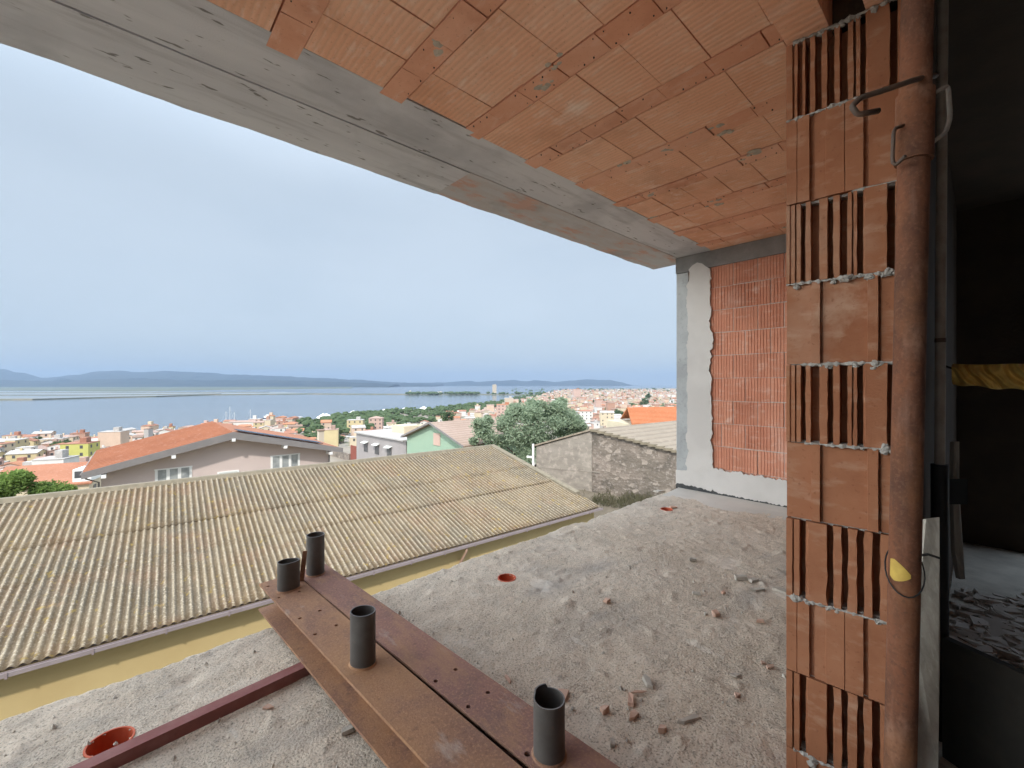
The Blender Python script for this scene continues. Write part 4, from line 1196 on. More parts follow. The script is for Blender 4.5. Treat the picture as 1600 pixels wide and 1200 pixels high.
# ================================================================== TOWN
OCC = []      # occupied ground (x, y, r)
def free(x, y, r):
    return all((x-a)**2+(y-b)**2 > (r+c)**2 for a, b, c in OCC)
def house(name, label, x, y, L, W, H, ang, roof, wm, rm, group=None, pitch=.32, wins=0, zg=None, cat='house', rise=None, winmat='dark_win', chim=False):
    """L along the facade, W deep, H to the eaves; ang = degrees right of ahead of the facade"""
    z0 = (gz(x, y)-.6) if zg is None else zg
    fr = frame(x, y, ang)
    # footprint corner so that (x, y) is the middle
    F = lambda a, b, c: fr(a-L/2, b-W/2, c)
    e = thing(name, label, cat, (x, y, z0), group)
    OCC.append((x, y, max(L, W)*.55))
    zt = z0+H; h = W/2*pitch
    m = MB(F)
    if roof == 'gable':
        m.prism([(0, 0, z0), (0, 0, zt), (0, W/2, zt+h-.02), (0, W, zt), (0, W, z0)], (L, 0, 0))
    elif roof == 'cross':
        hh = L/2*pitch; m.prism([(0, 0, z0), (0, 0, zt), (L/2, 0, zt+hh-.02), (L, 0, zt), (L, 0, z0)], (0, W, 0))
    else: m.box(0, L, 0, W, z0, zt)
    m.build('wall', wm, e)
    m = MB(F); o = .35
    if roof == 'gable':
        for a, b, za, zb in ((-o, W/2, zt-o*pitch, zt+h), (W/2, W+o, zt+h, zt-o*pitch)):
            m.hexa([(-o, a, za), (L+o, a, za), (L+o, b, zb), (-o, b, zb)], [(-o, a, za+.2), (L+o, a, za+.2), (L+o, b, zb+.2), (-o, b, zb+.2)])
    elif roof == 'cross':
        hh = L/2*pitch
        for a, b, za, zb in ((-o, L/2, zt-o*pitch, zt+hh), (L/2, L+o, zt+hh, zt-o*pitch)):
            m.hexa([(a, -o, za), (b, -o, zb), (b, W+o, zb), (a, W+o, za)], [(a, -o, za+.2), (b, -o, zb+.2), (b, W+o, zb+.2), (a, W+o, za+.2)])
    elif roof == 'hip':
        k = min(L, W)/2; h = k*pitch
        b4 = [(-o, -o, zt), (L+o, -o, zt), (L+o, W+o, zt), (-o, W+o, zt)]
        if L > W: t2 = [(k, W/2, zt+h), (L-k, W/2, zt+h)]; fs = [(0,1,5,4), (1,2,5), (2,3,4,5), (3,0,4), (3,2,1,0)]
        else: t2 = [(L/2, k, zt+h), (L/2, W-k+.01, zt+h)]; fs = [(0,1,4), (1,2,5,4), (2,3,5), (3,0,4,5), (3,2,1,0)]
        m.add(b4+t2, fs)
    else:
        m.box(-.12, L+.12, -.12, W+.12, zt+.003, zt+.22)
        if L > 6: m.box(L*.55, L*.8, W*.3, W*.7, zt+.22, zt+2.3)
    ro = m.build('roof', rm, e)
    if chim:
        m = MB(F); m.box(L*.3, L*.3+.7, W*.4, W*.4+.7, zt, zt+h+1.1); m.build('chimney', wm, ro)
    if wins:
        fl = max(1, int(H/3.1)); n = max(1, int(L/3.4))
        for f in range(fl):
            for k in range(n):
                if (f*7+k*3+int(x)) % 5 == 0 and wins < 2: continue
                c = (k+.5)*L/n; zb = zt-1.9-3.0*f
                if zb < z0+.3: continue
                m = MB(F); m.box(c-.5, c+.5, -.05, .06, zb, zb+1.3); m.build('window', MT[winmat], e)
        n = max(1, int(W/3.6))
        for f in range(fl):
            for k in range(n):
                c = (k+.5)*W/n; zb = zt-1.9-3.0*f
                if zb < z0+.3: continue
                m = MB(F); m.box(L-.06, L+.05, c-.5, c+.5, zb, zb+1.3); m.build('window', MT[winmat], e)
    return e
def spot(px, d): return ((px-800)/FPX*d, d)
def zat(py, d): return EYE-(py-600)/FPX*d
W_ = lambda k: MT['w_'+k]
R_ = lambda k: MT['r_'+k]
# keep the hero plots clear
for px, d, r in ((325, 34, 14), (600, 55, 13), (690, 48, 11), (935, 32, 14), (1010, 64, 16)): OCC.append((*spot(px, d), r))
def hero(name, label, px, ytop, d, wpx, dep, ang, roof, wm, rm, **k):
    x, y = spot(px, d); zt = zat(ytop, d); z0 = gz(x, y)-.6
    L = wpx*d/FPX
    a = x/d; L = L*(1.0)/(abs(math.sin(R(ang))-a*math.cos(R(ang)))+.15)
    H = zt-z0
    if roof in ('gable', 'hip'): H -= min(L, dep)/2*k.get('pitch', .32)
    return house(name, label, x, y, L, dep, max(H, 2.5), ang, roof, wm, rm, **k)
e = hero('orange_roof_house', 'wide orange tiled roof with a white dormer below the pink house', 92, 729, 64, 165, 12, 62, 'gable', W_('cream'), MT['orange_tile'], pitch=.34, wins=1)
DF = frame(*spot(128, 57.5), 66); z = zat(749, 57)
m = MB(DF); m.box(-.95, .95, 0, 3, z-.4, z+1.25); o = m.build('dormer', MT['white_paint'], e)
m = MB(DF); m.box(-.75, .65, -.03, .03, z+.1, z+1.0); m.build('window', MT['dark_win'], o)
hero('lime_house', 'bright lime yellow house with a red-brown roof above the orange roof', 126, 692, 178, 48, 8, 72, 'flat', W_('lime'), R_('terracotta'), wins=1)
hero('yellow_house', 'small yellow house at the left edge of the photo near the lagoon', 27, 687, 232, 17, 9, 75, 'flat', W_('yellow'), R_('pale grey'), wins=2)
hero('cream_house', 'small cream house next to the yellow house at the left edge', 8, 691, 222, 14, 8, 75, 'hip', W_('cream'), R_('terracotta'), wins=2)
hero('beige_building', 'tall flat-topped beige building on the lagoon front above the orange roof', 178, 674, 236, 39, 9, 72, 'flat', W_('peach'), R_('pale grey'))
hero('louvred_tower', 'narrow tower with dark louvres rising beside the pink house roof', 232, 670, 205, 8, 4, 75, 'flat', W_('grey'), R_('brown'), cat='tower')
hero('white_terrace', 'long low white building just beyond the orange roof', 88, 716, 118, 54, 6, 75, 'flat', W_('white'), R_('pale grey'))
hero('yellow_block', 'plain yellow block with a row of windows by the pine belt', 556, 656, 330, 28, 9, 80, 'flat', W_('yellow'), R_('pale grey'), wins=2)
hero('pink_villa', 'pink villa with a raised middle next to the yellow block', 588, 650, 345, 24, 10, 80, 'hip', W_('pink'), R_('weathered pink'), wins=2)
hero('orange_cottage', 'small orange-roofed house left of the yellow block', 510, 657, 320, 18, 9, 70, 'gable', W_('peach'), R_('orange'), wins=1)
hero('yellow_shed', 'low bright yellow house below the orange-roofed cottage', 517, 671, 235, 27, 7, 72, 'flat', W_('yellow'), R_('weathered pink'))
hero('chimney_stack', 'plain pale rendered stack behind the right end of the pink house', 501, 673, 75, 9, 1.1, 49, 'flat', W_('beige'), R_('brown'), cat='chimney')
hero('terracotta_block', 'broad terracotta-coloured block just left of the big tree top', 788, 632, 430, 27, 14, 85, 'flat', W_('pink'), R_('orange'), wins=2)
hero('pale_tower_block', 'pale apartment tower just behind the terracotta block', 795, 622, 520, 15, 12, 85, 'flat', W_('beige'), R_('pale grey'))
hero('lagoon_tower', 'pale twin-sided tower standing against the sea horizon', 772.5, 601, 1650, 7, 16, 85, 'flat', W_('beige'), R_('pale grey'), cat='tower')
hero('red_block', 'reddish apartment block standing above the far town', 901, 608, 1100, 13, 18, 88, 'flat', W_('pink'), R_('terracotta'), cat='apartment block')
hero('white_villa', 'white villa on the wooded lagoon spit', 687, 612, 1630, 9, 14, 85, 'flat', W_('white'), R_('pale grey'))
hero('white_lighthouse', 'tiny white tower at the tip of the lagoon spit', 641, 610.5, 1640, 3, 8, 85, 'flat', W_('white'), R_('pale grey'), cat='tower')
hero('white_boathouse', 'long white harbour shed with a reddish roof beyond the solar panels', 380, 657, 372, 44, 10, 72, 'gable', W_('white'), R_('weathered pink'), pitch=.2)
hero('harbour_house', 'pink harbour building beyond the white harbour shed', 458, 653, 440, 16, 10, 80, 'hip', W_('pink'), R_('weathered pink'), wins=2)
hero('pale_villa', 'pale villa with arches right of the big tree', 888, 648, 370, 32, 9, 88, 'flat', W_('beige'), R_('pale grey'), wins=2)
hero('white_house', 'bright white house right of the pale villa', 916, 640, 430, 22, 9, 95, 'hip', W_('white'), R_('terracotta'), wins=2)
hero('grey_cottage', 'pale grey roofed house between the big tree and the orange roof', 948, 642, 400, 24, 9, 95, 'gable', W_('cream'), R_('pale grey'), wins=1)

rt = random.Random(21)
cand = []
WN = ['cream', 'white', 'pink', 'beige', 'peach', 'white', 'cream', 'white', 'yellow', 'grey', 'cream', 'terracotta']
RN = ['terracotta', 'weathered pink', 'weathered pink', 'terracotta', 'brown', 'orange', 'pale grey', 'pale grey']
def zone(px, d):
    if px < 135: return 'at the far left waterfront'
    if px < 480: return 'above the pink house roof'
    if px < 640: return 'beside the green pine belt'
    if px < 800: return 'left of the big tree'
    if px < 930: return 'behind the big tree'
    return 'above the stone house'
def dist_word(d):
    return 'nearer' if d < 260 else 'middle-distance' if d < 520 else 'far' if d < 800 else 'very far'
# streets make a loose grid turned a little from the line of sight
def town(px0, px1, d0, d1, step, n_max, jit, dens):
    got = []
    d = d0
    while d < d1:
        w = step*(1+d/900)
        x0, x1 = (px0-800)/FPX*d, (px1-800)/FPX*d
        x = x0+rt.uniform(0, w)
        while x < x1:
            xx, yy = x+rt.uniform(-jit, jit), d+rt.uniform(-jit, jit)
            px = 800+FPX*xx/yy
            if rt.random() < dens and yy < shore(px)-14: got.append((xx, yy))
            x += w*rt.uniform(.8, 1.25)
        d += step*.92*(1+d/1400)
    return got
BELT = lambda px, d: 462 < px < 850 and d > shore(px)*(.60+.20*sm(640, 840, px)) and d > 300
raw = [p for p in town(-40, 150, 88, 290, 9.5, 0, 1.5, .95)+town(150, 480, 150, 470, 10, 0, 1.5, .9)+town(480, 700, 240, 620, 13, 0, 2.5, .62)+town(700, 1080, 330, 2600, 13.5, 0, 3, .95)]
raw = [(x, y) for x, y in raw if not BELT(800+FPX*x/y, y)]
raw.sort(key=lambda p: math.hypot(*p))
counts = {}
picked = []; rest = []
for x, y in raw:
    r = rt.uniform(3.6, 5.8)
    if not free(x, y, r*.72): continue
    px = 800+FPX*x/y
    # hidden ones are left out: below the sight line over the near roofs
    ytop = 600+FPX*(EYE-gz(x, y)-9)/y
    lim = 785-.115*px if px < 137 else 700-.30*(px-137)+40 if px < 365 else 676+.16*(px-365) if px < 540 else 700 if px < 560 else 690 if px < 640 else 665 if px < 740 else 655 if 740 < px < 905 else 668 if px < 980 else 645
    if ytop > lim: continue
    if len(picked) < 262: picked.append((x, y, r))
    else: rest.append((x, y, r))
    OCC.append((x, y, r*.72))
for x, y, r in picked:
    px = 800+FPX*x/y; d = y
    L, W, H = r*rt.uniform(1.25, 1.9), r*rt.uniform(1.1, 1.5), rt.choice((3.2, 3.4, 3.6, 5.8, 6.2, 6.4))
    roof = rt.choice(('gable', 'gable', 'gable', 'cross', 'hip', 'flat', 'flat'))
    wk = rt.choice(WN); rk = rt.choice(RN)
    if roof == 'flat': rk = rt.choice(('pale grey', 'pale grey', 'weathered pink', 'terracotta'))
    ang = rt.choice((62, 66, 70, 152, 156, 66)) if px < 640 else rt.choice((78, 82, 86, 170, 174, 82))
    if 110 < ang: ang -= 90
    st = 'low' if H < 5 else 'two-storey' if H < 8 else 'tall'
    rw = {'gable': 'gabled', 'cross': 'end-on gabled', 'hip': 'hipped', 'flat': 'flat'}[roof]
    lab = f'{dist_word(d)} {st} {wk} house with {rw} {rk} roof {zone(px, d)}'
    counts[lab] = counts.get(lab, 0)+1
    house('town_house', lab, x, y, L, W, H, ang, roof, W_(wk), R_(rk), 'houses of the town below', pitch=rt.uniform(.26, .4), wins=1 if d < 430 else 0, chim=d < 330 and rt.random() < .5)
# the rest of the far town reads as one mass
wl = ['cream', 'white', 'pink', 'beige', 'peach', 'terracotta']; rl = ['terracotta', 'weathered pink', 'brown', 'orange', 'pale grey']
mats = [W_(k) for k in wl]+[R_(k) for k in rl]
big = MB()
for x, y, r in rest:
    L, W, H = r*rt.uniform(1.3, 2.3), r*rt.uniform(1.2, 1.8), rt.choice((3.5, 5, 6.5, 6.5, 7, 9.5))
    if rt.random() < .03: H += rt.choice((3, 6, 9))
    fr = frame(x, y, rt.choice((78, 82, 86, 170, 174))); z0 = gz(x, y)-.6; zt = z0+H
    F = lambda a, b, c: fr(a-L/2, b-W/2, c)
    big.fn = F; big.mi = rt.randrange(len(wl)); big.box(0, L, 0, W, z0, zt)
    big.mi = len(wl)+rt.choice((0, 0, 1, 1, 2, 3, 4)); h = W/2*.32
    if rt.random() < .72:
        big.add([(-.3, -.3, zt), (L+.3, -.3, zt), (L+.3, W/2, zt+h), (-.3, W/2, zt+h), (L+.3, W+.3, zt), (-.3, W+.3, zt)], [(0,1,2,3), (3,2,4,5), (0,3,5), (1,4,2)])
    else: big.box(-.1, L+.1, -.1, W+.1, zt, zt+.3)
    if rt.random() < .35:
        big.mi = len(wl)-1 if rt.random() < .3 else rt.randrange(len(wl)); big.box(L*.3, L*.3+2.5, W*.3, W*.3+2.5, zt, zt+h+2.2)
big.fn = None
tag(big.build('distant_town', mats), 'mass of far terracotta and pale houses spreading to the sea', kind='stuff')
print('HOUSES', len(picked), 'rest', len(rest))

# ================================================================== TREES
def crown_cards(m, c, rad, n, size, rt, clumps=None, flat=1.0):
    """many leaf-sized faces gathered in clumps through the crown's volume"""
    cl = clumps or []
    if not cl:
        k = max(8, int(18))
        for i in range(k):
            a, b = rt.uniform(0, 6.283), rt.uniform(-.55, 1)
            q = rt.uniform(.45, .86); s = math.sqrt(max(0, 1-b*b))
            cl.append((c[0]+rad[0]*q*s*math.cos(a), c[1]+rad[1]*q*s*math.sin(a), c[2]+rad[2]*q*b, rt.uniform(.26, .44)))
    for i in range(n):
        x, y, z, r = rt.choice(cl)
        while True:
            p = Vector((rt.uniform(-1, 1), rt.uniform(-1, 1), rt.uniform(-1, 1)))
            if .2 < p.length < 1: break
        p *= (p.length**-.25)*rt.uniform(.7, 1.25)
        q = Vector((x+p.x*r*rad[0], y+p.y*r*rad[1], z+p.z*r*rad[2]*.9))
        t = Vector((rt.gauss(0, 1), rt.gauss(0, 1), rt.gauss(0, .6))).normalized()
        u = t.orthogonal().normalized()
        u.rotate(Matrix.Rotation(rt.uniform(0, 6.283), 3, t))
        s = size*rt.uniform(.6, 1.35)
        m.add([q-t*s, q+u*s*.42, q+t*s, q-u*s*.42], [(0, 1, 2, 3)])
def tree(name, label, x, y, zg, h, rad, n, size, leaf, seed, group=None, th=.4, clumps=None):
    rt = random.Random(seed)
    e = thing(name, label, 'tree', (x, y, zg), group)
    c = (x, y, zg+h-rad[2])
    m = MB()
    top = Vector((x, y, c[2]-rad[2]*.35))
    m.tube([(x, y, zg-.3), (x+.08*th, y, zg+(top.z-zg)*.5), tuple(top)], th*.5, 8, r2=th*.32)
    for k in range(5):
        a = 6.283*k/5+rt.uniform(-.4, .4)
        tip = (c[0]+rad[0]*.55*math.cos(a), c[1]+rad[1]*.55*math.sin(a), c[2]+rad[2]*rt.uniform(-.1, .45))
        mid = tuple((top[i]*.55+tip[i]*.45)+(0, 0, .1*rad[2])[i] for i in range(3))
        m.tube([tuple(top), mid, tip], th*.2, 6, r2=th*.06)
    m.build('trunk', MT['bark'], e)
    m = MB(); crown_cards(m, c, rad, n, size, rt, clumps); m.build('crown', MT[leaf], e)
    return e
# the big blue-green tree behind the yellow building
x, y = spot(826, 40)
rt2 = random.Random(4); cl = []
for px, py, r in ((762,668,.20),(775,690,.24),(790,658,.24),(805,678,.30),(812,648,.26),(835,650,.30),(842,672,.30),(862,642,.22),(868,660,.28),(885,655,.22),(890,672,.22),(850,690,.26),(820,700,.28),(760,700,.22),(880,690,.22),(902,662,.13),(750,680,.13),(840,634,.16),(872,633,.12),(800,640,.14),(905,672,.12),(755,660,.10)):
    for k in range(4):
        dd = 40+rt2.uniform(-3, 3); q = at(px+rt2.uniform(-9, 9), py+rt2.uniform(-6, 6), 40); cl.append((q[0], dd, q[2], r*rt2.uniform(.55, 1.1)))
tree('leafy_tree', 'large blue-green leafy tree behind the end of the corrugated roof', x, y, -10, 8.8, (4.9, 4.6, 4.4), 36000, .135, 'leaf_olive', 3, th=.7, clumps=cl)
x, y = spot(38, 25)
cl = []
for px, py, r in ((5,762,.36),(30,752,.40),(55,748,.36),(62,742,.24),(75,764,.28),(95,766,.20),(20,775,.40),(50,775,.40),(-15,770,.40),(84,775,.24)):
    q = at(px, py, 25); cl.append((q[0], 25+rt2.uniform(-1, 1), q[2], r))
tree('leafy_tree', 'fresh green tree cut off by the left edge over the corrugated roof', x, y, -10.5, 6.6, (1.9, 1.8, 1.9), 11000, .11, 'leaf_green', 8, th=.35, clumps=cl)
# town trees
tt = [(97,690,228,4.5,'dark tree beside the lime house'),(700,642,300,5,'round dark tree left of the big tree'),(688,688,120,0,''),(1008,622,760,7,'dark cypress-like tree in the middle of the far town'),(965,640,470,7,'dark clump of tree at the left of the bright orange roof'),(1005,626,690,6,'dark round tree above the bright orange roof'),(1013,615,1000,7,'small dark tree near the far edge of the town'),(640,664,330,4,'green tree between the pink villa and the green house'),(530,682,262,3.2,'bushy grey-green tree in the lot by the parked cars'),(522,684,256,2.6,'smaller bushy tree in the lot by the parked cars'),(500,664,310,4,'green tree left of the orange-roofed cottage'),(618,668,300,3.5,'low green tree above the grey cement house roof'),(60,683,262,3,'dark bush on the lagoon edge above the white rooftops'),(232,676,250,2.5,'small bush on the lagoon front by the louvred tower'),(930,624,820,6,'dark tree among pale houses of the far town')]
for i, (px, py, d, rad, lab) in enumerate(tt):
    if not rad: continue
    x, y = spot(px, d); z = gz(x, y); top = zat(py, d); h = max(top-z, rad*1.6)
    tree('town_tree', lab, x, y, z, h, (rad, rad, min(rad, h*.42)), 900, .5+d/900, 'leaf_pine', 30+i, 'scattered trees of the town', th=.5)
# pine belt along the shore: nobody could count it
m = MB(); r2 = random.Random(12)
def clump(m, x, y, z, r, sd):
    bm = bmesh.new(); bmesh.ops.create_icosphere(bm, subdivisions=2, radius=1)
    V = []
    for v in bm.verts:
        q = v.co*(1+.5*noise.noise(v.co*1.8+Vector((sd, 0, 0)))+.3*noise.noise(v.co*4.5+Vector((0, sd, 0))))
        V.append((x+q.x*r, y+q.y*r, z+q.z*r*.62))
    m.add(V, [[v.index for v in f.verts] for f in bm.faces]); bm.free()
nb = 0
while nb < 1500:
    px = r2.uniform(462, 850); s = shore(px); d = s*r2.uniform(.58+.22*sm(640, 840, px), .975)
    if px < 520 and d > s*.90: continue
    x, y = spot(px, d)
    if not free(x, y, 3) and r2.random() < .9: continue
    if nz(x*.02, y*.02, 3) < -.18: continue
    rr_ = r2.uniform(1.5, 3.4); clump(m, x, y, gz(x, y)+rr_*.8+r2.uniform(0, 2.2), rr_, nb*1.7); nb += 1
for k in range(170):   # spit
    px = r2.choice((r2.uniform(634, 690), r2.uniform(698, 748), r2.uniform(640, 860))); d = r2.uniform(1560, 1700); x, y = spot(px, d)
    r_ = r2.uniform(4, 8); clump(m, x, y, SEA+2+r_*.6, r_, k*2.3)
for k in range(420):   # greenery inside and behind the far town
    px = r2.uniform(800, 1075); d = 420*(8**r2.random()); x, y = spot(px, d)
    if not free(x, y, 1.5): continue
    r_ = r2.uniform(1.8, 3.6)*(1+d/2200); clump(m, x, y, gz(x, y)+r_*.7, r_, k*3.1)
tag(m.build('woodland', MT['leaf_pine'], smooth=False), 'green pine belt along the lagoon shore and between the far houses', kind='stuff')
# weeds at the foot of the stone wall
m = MB(); r2 = random.Random(2)
for k in range(4200):
    t = r2.uniform(.2, 7.5); b = r2.random()**2; ow = r2.uniform(.05, 1.6)
    if nz(t*.9, ow, 8) < -.15: continue
    q = SFW(t, -ow, -5.25-.04*t-.2*ow+.75*b*(.35+.65*abs(nz(t*1.3, ow, 4)))*(1 if ow < 1.6 else .5))
    q = Vector(q); a = r2.uniform(-1, 1); L = r2.uniform(.10, .28); s = .02
    m.add([q+Vector((-s, 0, 0)), q+Vector((s, 0, 0)), q+Vector((a*L*.6, r2.uniform(-.1, .1), L))], [(0, 1, 2)])
m.mi = 0
tag(m.build('weeds', MT['dry_grass']), 'dry weeds along the foot of the stone wall', kind='stuff')
m = MB(); V = []; F = []
for i in range(21):
    t = -1+9*i/20
    for j in range(6):
        q = SFW(t, -.02-.8*j, -5.25-.04*t-.18*j+.18*nz(t*.9, j*.7, 2)); V.append(q)
for i in range(20):
    for j in range(5): a = i*6+j; F.append((a, a+6, a+7, a+1))
m.add(V, F); o = struct(m.build('ground', MT['bank'], smooth=True)); o['label'] = 'earth bank against the stone wall'

# ================================================================== BOATS AND CARS
def sailboat(px, d, hm, lab, col='hull_white', L=9.5, ang=70):
    x, y = spot(px, d); F = frame(x, y, ang); e = thing('sailing_boat', lab, 'sailing boat', (x, y, SEA), 'sailing boats moored in the harbour')
    m = MB(F); n = 10; V = []; Fc = []
    for i in range(n+1):
        t = i/n; w = 1.5*math.sin(math.pi*min(1, .18+t*.82))**.7; xx = (t-.5)*L; up = .35*(t-.4)**2*2
        V += [(xx, -w*.55, SEA-.2), (xx, -w, SEA+1.1+up), (xx, w, SEA+1.1+up), (xx, w*.55, SEA-.2)]
    for i in range(n):
        for k in range(4): a = i*4+k; b = i*4+(k+1) % 4; Fc.append((a, a+4, b+4, b))
    Fc += [(0, 1, 2, 3), (n*4, n*4+1, n*4+2, n*4+3)]
    m.add(V, Fc); m.build('hull', MT[col], e)
    m = MB(F); m.hexa([(-2, -.8, SEA+1.15), (1.2, -.7, SEA+1.15), (1.2, .7, SEA+1.15), (-2, .8, SEA+1.15)], [(-1.8, -.6, SEA+1.75), (.6, -.5, SEA+1.7), (.6, .5, SEA+1.7), (-1.8, .6, SEA+1.75)]); m.build('cabin', MT['white_paint'], e)
    m = MB(F); m.tube([(.6, 0, SEA+1), (.6, 0, SEA+hm)], .20, 6, r2=.14); m.tube([(.6, 0, SEA+2.1), (-3.6, 0, SEA+2.0)], .10, 6); m.build('mast', MT['mast'], e)
    m = MB(F); m.tube([(.6, 0, SEA+hm-.3), (4.6, 0, SEA+1.5)], .03, 4); m.tube([(.6, 0, SEA+hm-.3), (-4.6, 0, SEA+1.4)], .03, 4); m.build('stay', MT['mast'], e)
sailboat(352, 412, 14, 'leftmost sailing boat masts above the white harbour shed')
sailboat(358, 425, 18, 'tallest-masted sailing boat over the white harbour shed')
sailboat(365, 418, 13, 'sailing boat just right of the tallest mast')
sailboat(390, 430, 15, 'lone dark-hulled sailing boat apart from the mast group', 'hull_dark')
x, y = spot(425, 486); F = frame(x, y, 80)
e = thing('ferry', 'low dark-hulled boat lying off the harbour pier', 'boat', (x, y, SEA), None)
m = MB(F); m.hexa([(-10, -2, SEA-.3), (9, -2, SEA-.3), (9, 2, SEA-.3), (-10, 2, SEA-.3)], [(-11, -2.4, SEA+2), (11, -1, SEA+2.4), (11, 1, SEA+2.4), (-11, 2.4, SEA+2)]); m.build('hull', MT['hull_dark'], e)
m = MB(F); m.box(-8, -1, -1.6, 1.6, SEA+2.05, SEA+4.2); m.box(-6, -3, -1.2, 1.2, SEA+4.2, SEA+5.6); m.build('deckhouse', MT['white_paint'], e)
m = MB(); P = [spot(400, 470), spot(470, 520), spot(474, 508), spot(402, 458)]; m.hexa([(a, b, SEA-1) for a, b in P], [(a, b, SEA+1.1) for a, b in P]); o = m.build('pier', W_('grey')); struct(o)
# white sails of tents and beach buildings along the shore
for i, (px, d, w, h, lab) in enumerate(((505, 470, 9, 5, 'white peaked marquee nearest the harbour pier'), (552, 540, 10, 4, 'white peaked marquee behind the yellow block'), (510, 505, 8, 3, 'small white marquee at the tip of the pine belt'), (600, 590, 9, 3, 'low white marquee on the shore above the pink villa'), (632, 625, 10, 3, 'white marquee on the shore along the pine belt'), (662, 665, 9, 3, 'white marquee farthest along the pine belt'))):
    x, y = spot(px, d); z = gz(x, y)
    e = thing('marquee', lab, 'marquee', (x, y, z), 'white marquees along the shore')
    m = MB(); q = [(x-w*.6, y-4, z), (x+w*.6, y-4, z), (x+w*.6, y+4, z), (x-w*.6, y+4, z)]
    m.hexa(q, [(a, b, z+h*.5) for a, b, c in q]); m.build('wall', MT['white_paint'], e)
    m = MB(); m.add([(x-w*.65, y-4.3, z+h*.52), (x+w*.65, y-4.3, z+h*.52), (x+w*.65, y+4.3, z+h*.52), (x-w*.65, y+4.3, z+h*.52), (x, y, z+h+2)], [(0,1,4),(1,2,4),(2,3,4),(3,0,4)]); m.build('roof', MT['white_paint'], e)
CARP = [((.55,.55,.54), 'silver'), ((.70,.70,.68), 'white'), ((.30,.045,.035), 'red'), ((.10,.11,.12), 'dark grey'), ((.62,.62,.60), 'pale grey')]
for i, (px, d, ci, ang, lab) in enumerate(((516, 262, 2, 60, 'red car parked by the bushy trees in the lot'), (546, 300, 1, 20, 'white car at the near end of the row beyond the red gate'), (549, 318, 0, 20, 'silver car in the middle of the row beyond the red gate'), (552, 338, 3, 20, 'dark grey car farthest in the row beyond the red gate'), (538, 286, 4, 15, 'pale grey car left of the parked row'))):
    x, y = spot(px, d); z = gz(x, y); F = frame(x, y, ang)
    pm = Mat(CARP[ci][1]+' car paint', CARP[ci][0], .3, .5).done()
    e = thing('parked_car', lab, 'car', (x, y, z), 'cars parked on the slope')
    m = MB(F); m.prism([(-2.1, -.85, z+.3), (2.1, -.85, z+.3), (2.15, -.85, z+.75), (1.2, -.85, z+.95), (-1.9, -.85, z+1.0), (-2.15, -.85, z+.8)], (0, 1.7, 0)); m.build('body', pm, e)
    m = MB(F); m.hexa([(-1.85, -.78, z+.97), (1.15, -.78, z+.93), (1.15, .78, z+.93), (-1.85, .78, z+.97)], [(-1.3, -.62, z+1.42), (.35, -.62, z+1.45), (.35, .62, z+1.45), (-1.3, .62, z+1.42)]); m.build('cabin_glass', MT['car_glass'], e)
    m = MB(F); m.box(-1.25, .3, -.60, .60, z+1.44, z+1.49); m.build('roof', pm, e)
    for sx in (-1.3, 1.3):
        for sy in (-.80, .66):
            m = MB(F); m.tube([(sx, sy, z+.31), (sx, sy+.2, z+.31)], .31, 12); m.build('wheel', MT['tyre'], e)

# ================================================================== AIR, SKY, LIGHT, CAMERA
HAZE = True
if HAZE:
    m = MB(); m.box(-17500, 17500, -1500, 17500, SEA-8, 420)
    vm = bpy.data.materials.new('haze'); vm.use_nodes = True; N = vm.node_tree.nodes; L = vm.node_tree.links
    N.remove(N['Principled BSDF'])
    pv = N.new('ShaderNodeVolumePrincipled'); pv.inputs['Color'].default_value = (.33, .43, .58, 1); pv.inputs['Density'].default_value = 9.5e-5
    pv.inputs['Anisotropy'].default_value = .1
    L.new(pv.outputs[0], N['Material Output'].inputs['Volume'])
    tag(m.build('haze', vm), kind='stuff')
SUN_EL = R(46); SX, SY = -.06, -.998      # direction towards the sun (x right, y ahead)
sun = bpy.data.lights.new('sun', 'SUN'); so = bpy.data.objects.new('sun', sun); COL.objects.link(so)
ts = Vector((SX*math.cos(SUN_EL), SY*math.cos(SUN_EL), math.sin(SUN_EL))).normalized()
so.rotation_euler = ts.to_track_quat('Z', 'Y').to_euler()
sun.energy = 1.15; sun.angle = R(2.5); sun.color = (1, .95, .88)
w = bpy.data.worlds.new('World'); sc.world = w; w.use_nodes = True
N = w.node_tree.nodes; L = w.node_tree.links; bg = N['Background']
sky = N.new('ShaderNodeTexSky'); sky.sky_type = 'NISHITA'; sky.sun_disc = False
sky.sun_elevation = SUN_EL; sky.sun_rotation = math.atan2(SX, SY)
sky.air_density = 1.0; sky.dust_density = 3.5; sky.ozone_density = 1.5
tc = N.new('ShaderNodeTexCoord')
mp = N.new('ShaderNodeMapping'); mp.inputs['Scale'].default_value = (1, 1, 2.6); L.new(tc.outputs['Generated'], mp.inputs['Vector'])
n1 = N.new('ShaderNodeTexNoise'); n1.inputs['Scale'].default_value = 1.7; n1.inputs['Detail'].default_value = 5; n1.inputs['Roughness'].default_value = .5
L.new(mp.outputs[0], n1.inputs['Vector'])
rp = N.new('ShaderNodeMapRange'); rp.inputs['From Min'].default_value = .33; rp.inputs['From Max'].default_value = .68
L.new(n1.outputs['Fac'], rp.inputs['Value'])
cm = N.new('ShaderNodeMix'); cm.data_type = 'RGBA'; L.new(rp.outputs[0], cm.inputs[0])
CLOUD_A, CLOUD_B, CLOUD_MIX, SKY_STR = (1.48, 1.76, 2.04, 1), (1.72, 1.98, 2.24, 1), .90, .10
cm.inputs[6].default_value = CLOUD_A; cm.inputs[7].default_value = CLOUD_B
mx = N.new('ShaderNodeMix'); mx.data_type = 'RGBA'; mx.inputs[0].default_value = .93
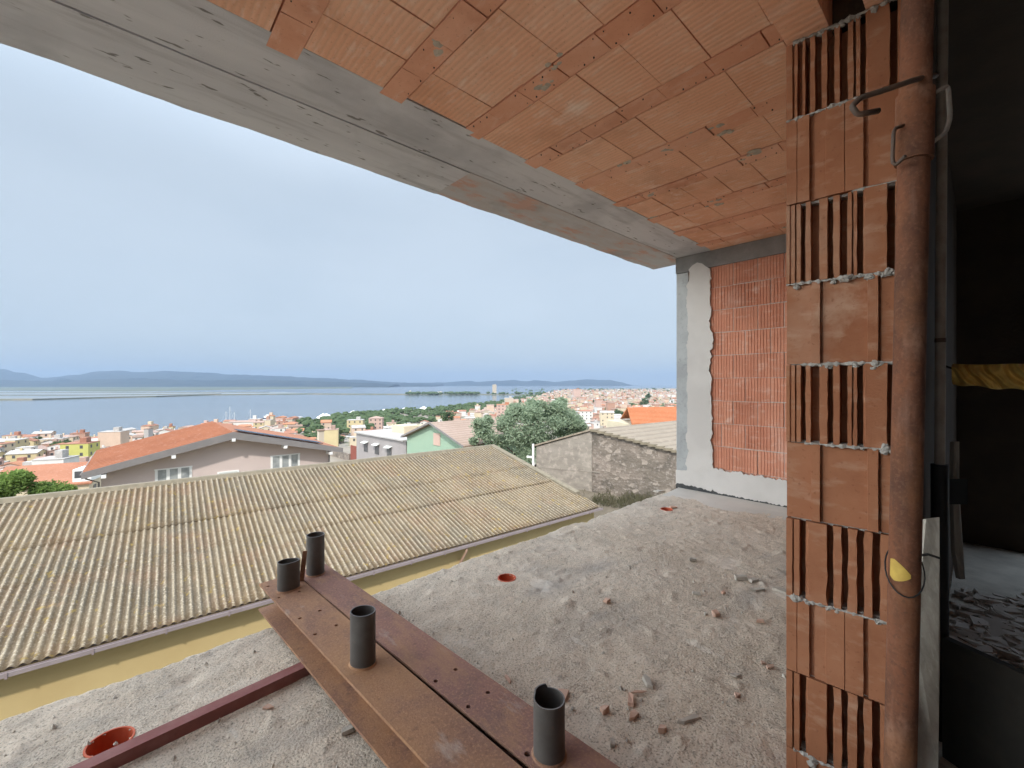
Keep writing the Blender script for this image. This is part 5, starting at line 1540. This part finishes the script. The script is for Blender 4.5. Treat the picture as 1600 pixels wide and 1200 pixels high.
L.new(sky.outputs[0], mx.inputs[6]); L.new(cm.outputs[2], mx.inputs[7])
sp = N.new('ShaderNodeSeparateXYZ'); L.new(tc.outputs['Generated'], sp.inputs[0])
zr = N.new('ShaderNodeMapRange'); zr.interpolation_type = 'SMOOTHSTEP'; zr.inputs['From Min'].default_value = .36; zr.inputs['From Max'].default_value = .85
zr.inputs['To Min'].default_value = 1.0; zr.inputs['To Max'].default_value = 3.2      # an overcast sky is brightest overhead
L.new(sp.outputs['Z'], zr.inputs['Value'])
xr = N.new('ShaderNodeMapRange'); xr.interpolation_type = 'SMOOTHSTEP'; xr.inputs['From Min'].default_value = -.76; xr.inputs['From Max'].default_value = -.94
xr.inputs['To Min'].default_value = 1.0; xr.inputs['To Max'].default_value = 11      # glow added out of view at the left to light the terrace
L.new(sp.outputs['X'], xr.inputs['Value'])
zx = N.new('ShaderNodeMath'); zx.operation = 'MAXIMUM'; L.new(zr.outputs[0], zx.inputs[0]); L.new(xr.outputs[0], zx.inputs[1])
vm2 = N.new('ShaderNodeVectorMath'); vm2.operation = 'SCALE'; L.new(mx.outputs[2], vm2.inputs[0]); L.new(zx.outputs[0], vm2.inputs['Scale'])
tn = N.new('ShaderNodeMix'); tn.data_type = 'RGBA'; tn.blend_type = 'MULTIPLY'; tn.inputs[7].default_value = (1.10, 1.0, .86, 1)
tf = N.new('ShaderNodeMapRange'); tf.inputs['From Min'].default_value = -.76; tf.inputs['From Max'].default_value = -.94; L.new(sp.outputs['X'], tf.inputs['Value'])
L.new(tf.outputs[0], tn.inputs[0]); L.new(vm2.outputs[0], tn.inputs[6])
L.new(tn.outputs[2], bg.inputs['Color']); bg.inputs['Strength'].default_value = SKY_STR
cam = bpy.data.cameras.new('camera'); co = bpy.data.objects.new('camera', cam); COL.objects.link(co)
co.location = (0, 0, EYE); co.rotation_euler = (R(90), 0, 0)
cam.sensor_width = 36; cam.lens = 36*FPX/1600; cam.clip_start = .02; cam.clip_end = 40000
sc.camera = co
sc.render.resolution_x, sc.render.resolution_y = 1024, 768
vs = sc.view_settings; vs.view_transform = 'Standard'; vs.look = 'None'; vs.exposure = 1.85; vs.gamma = 1
sc.render.engine = 'CYCLES'
cy = sc.cycles
cy.max_bounces = 10; cy.diffuse_bounces = 7; cy.glossy_bounces = 3; cy.volume_bounces = 1; cy.transmission_bounces = 2
cy.use_denoising = True
try: cy.denoiser = 'OPENIMAGEDENOISE'
except Exception: pass
cy.sample_clamp_indirect = 8
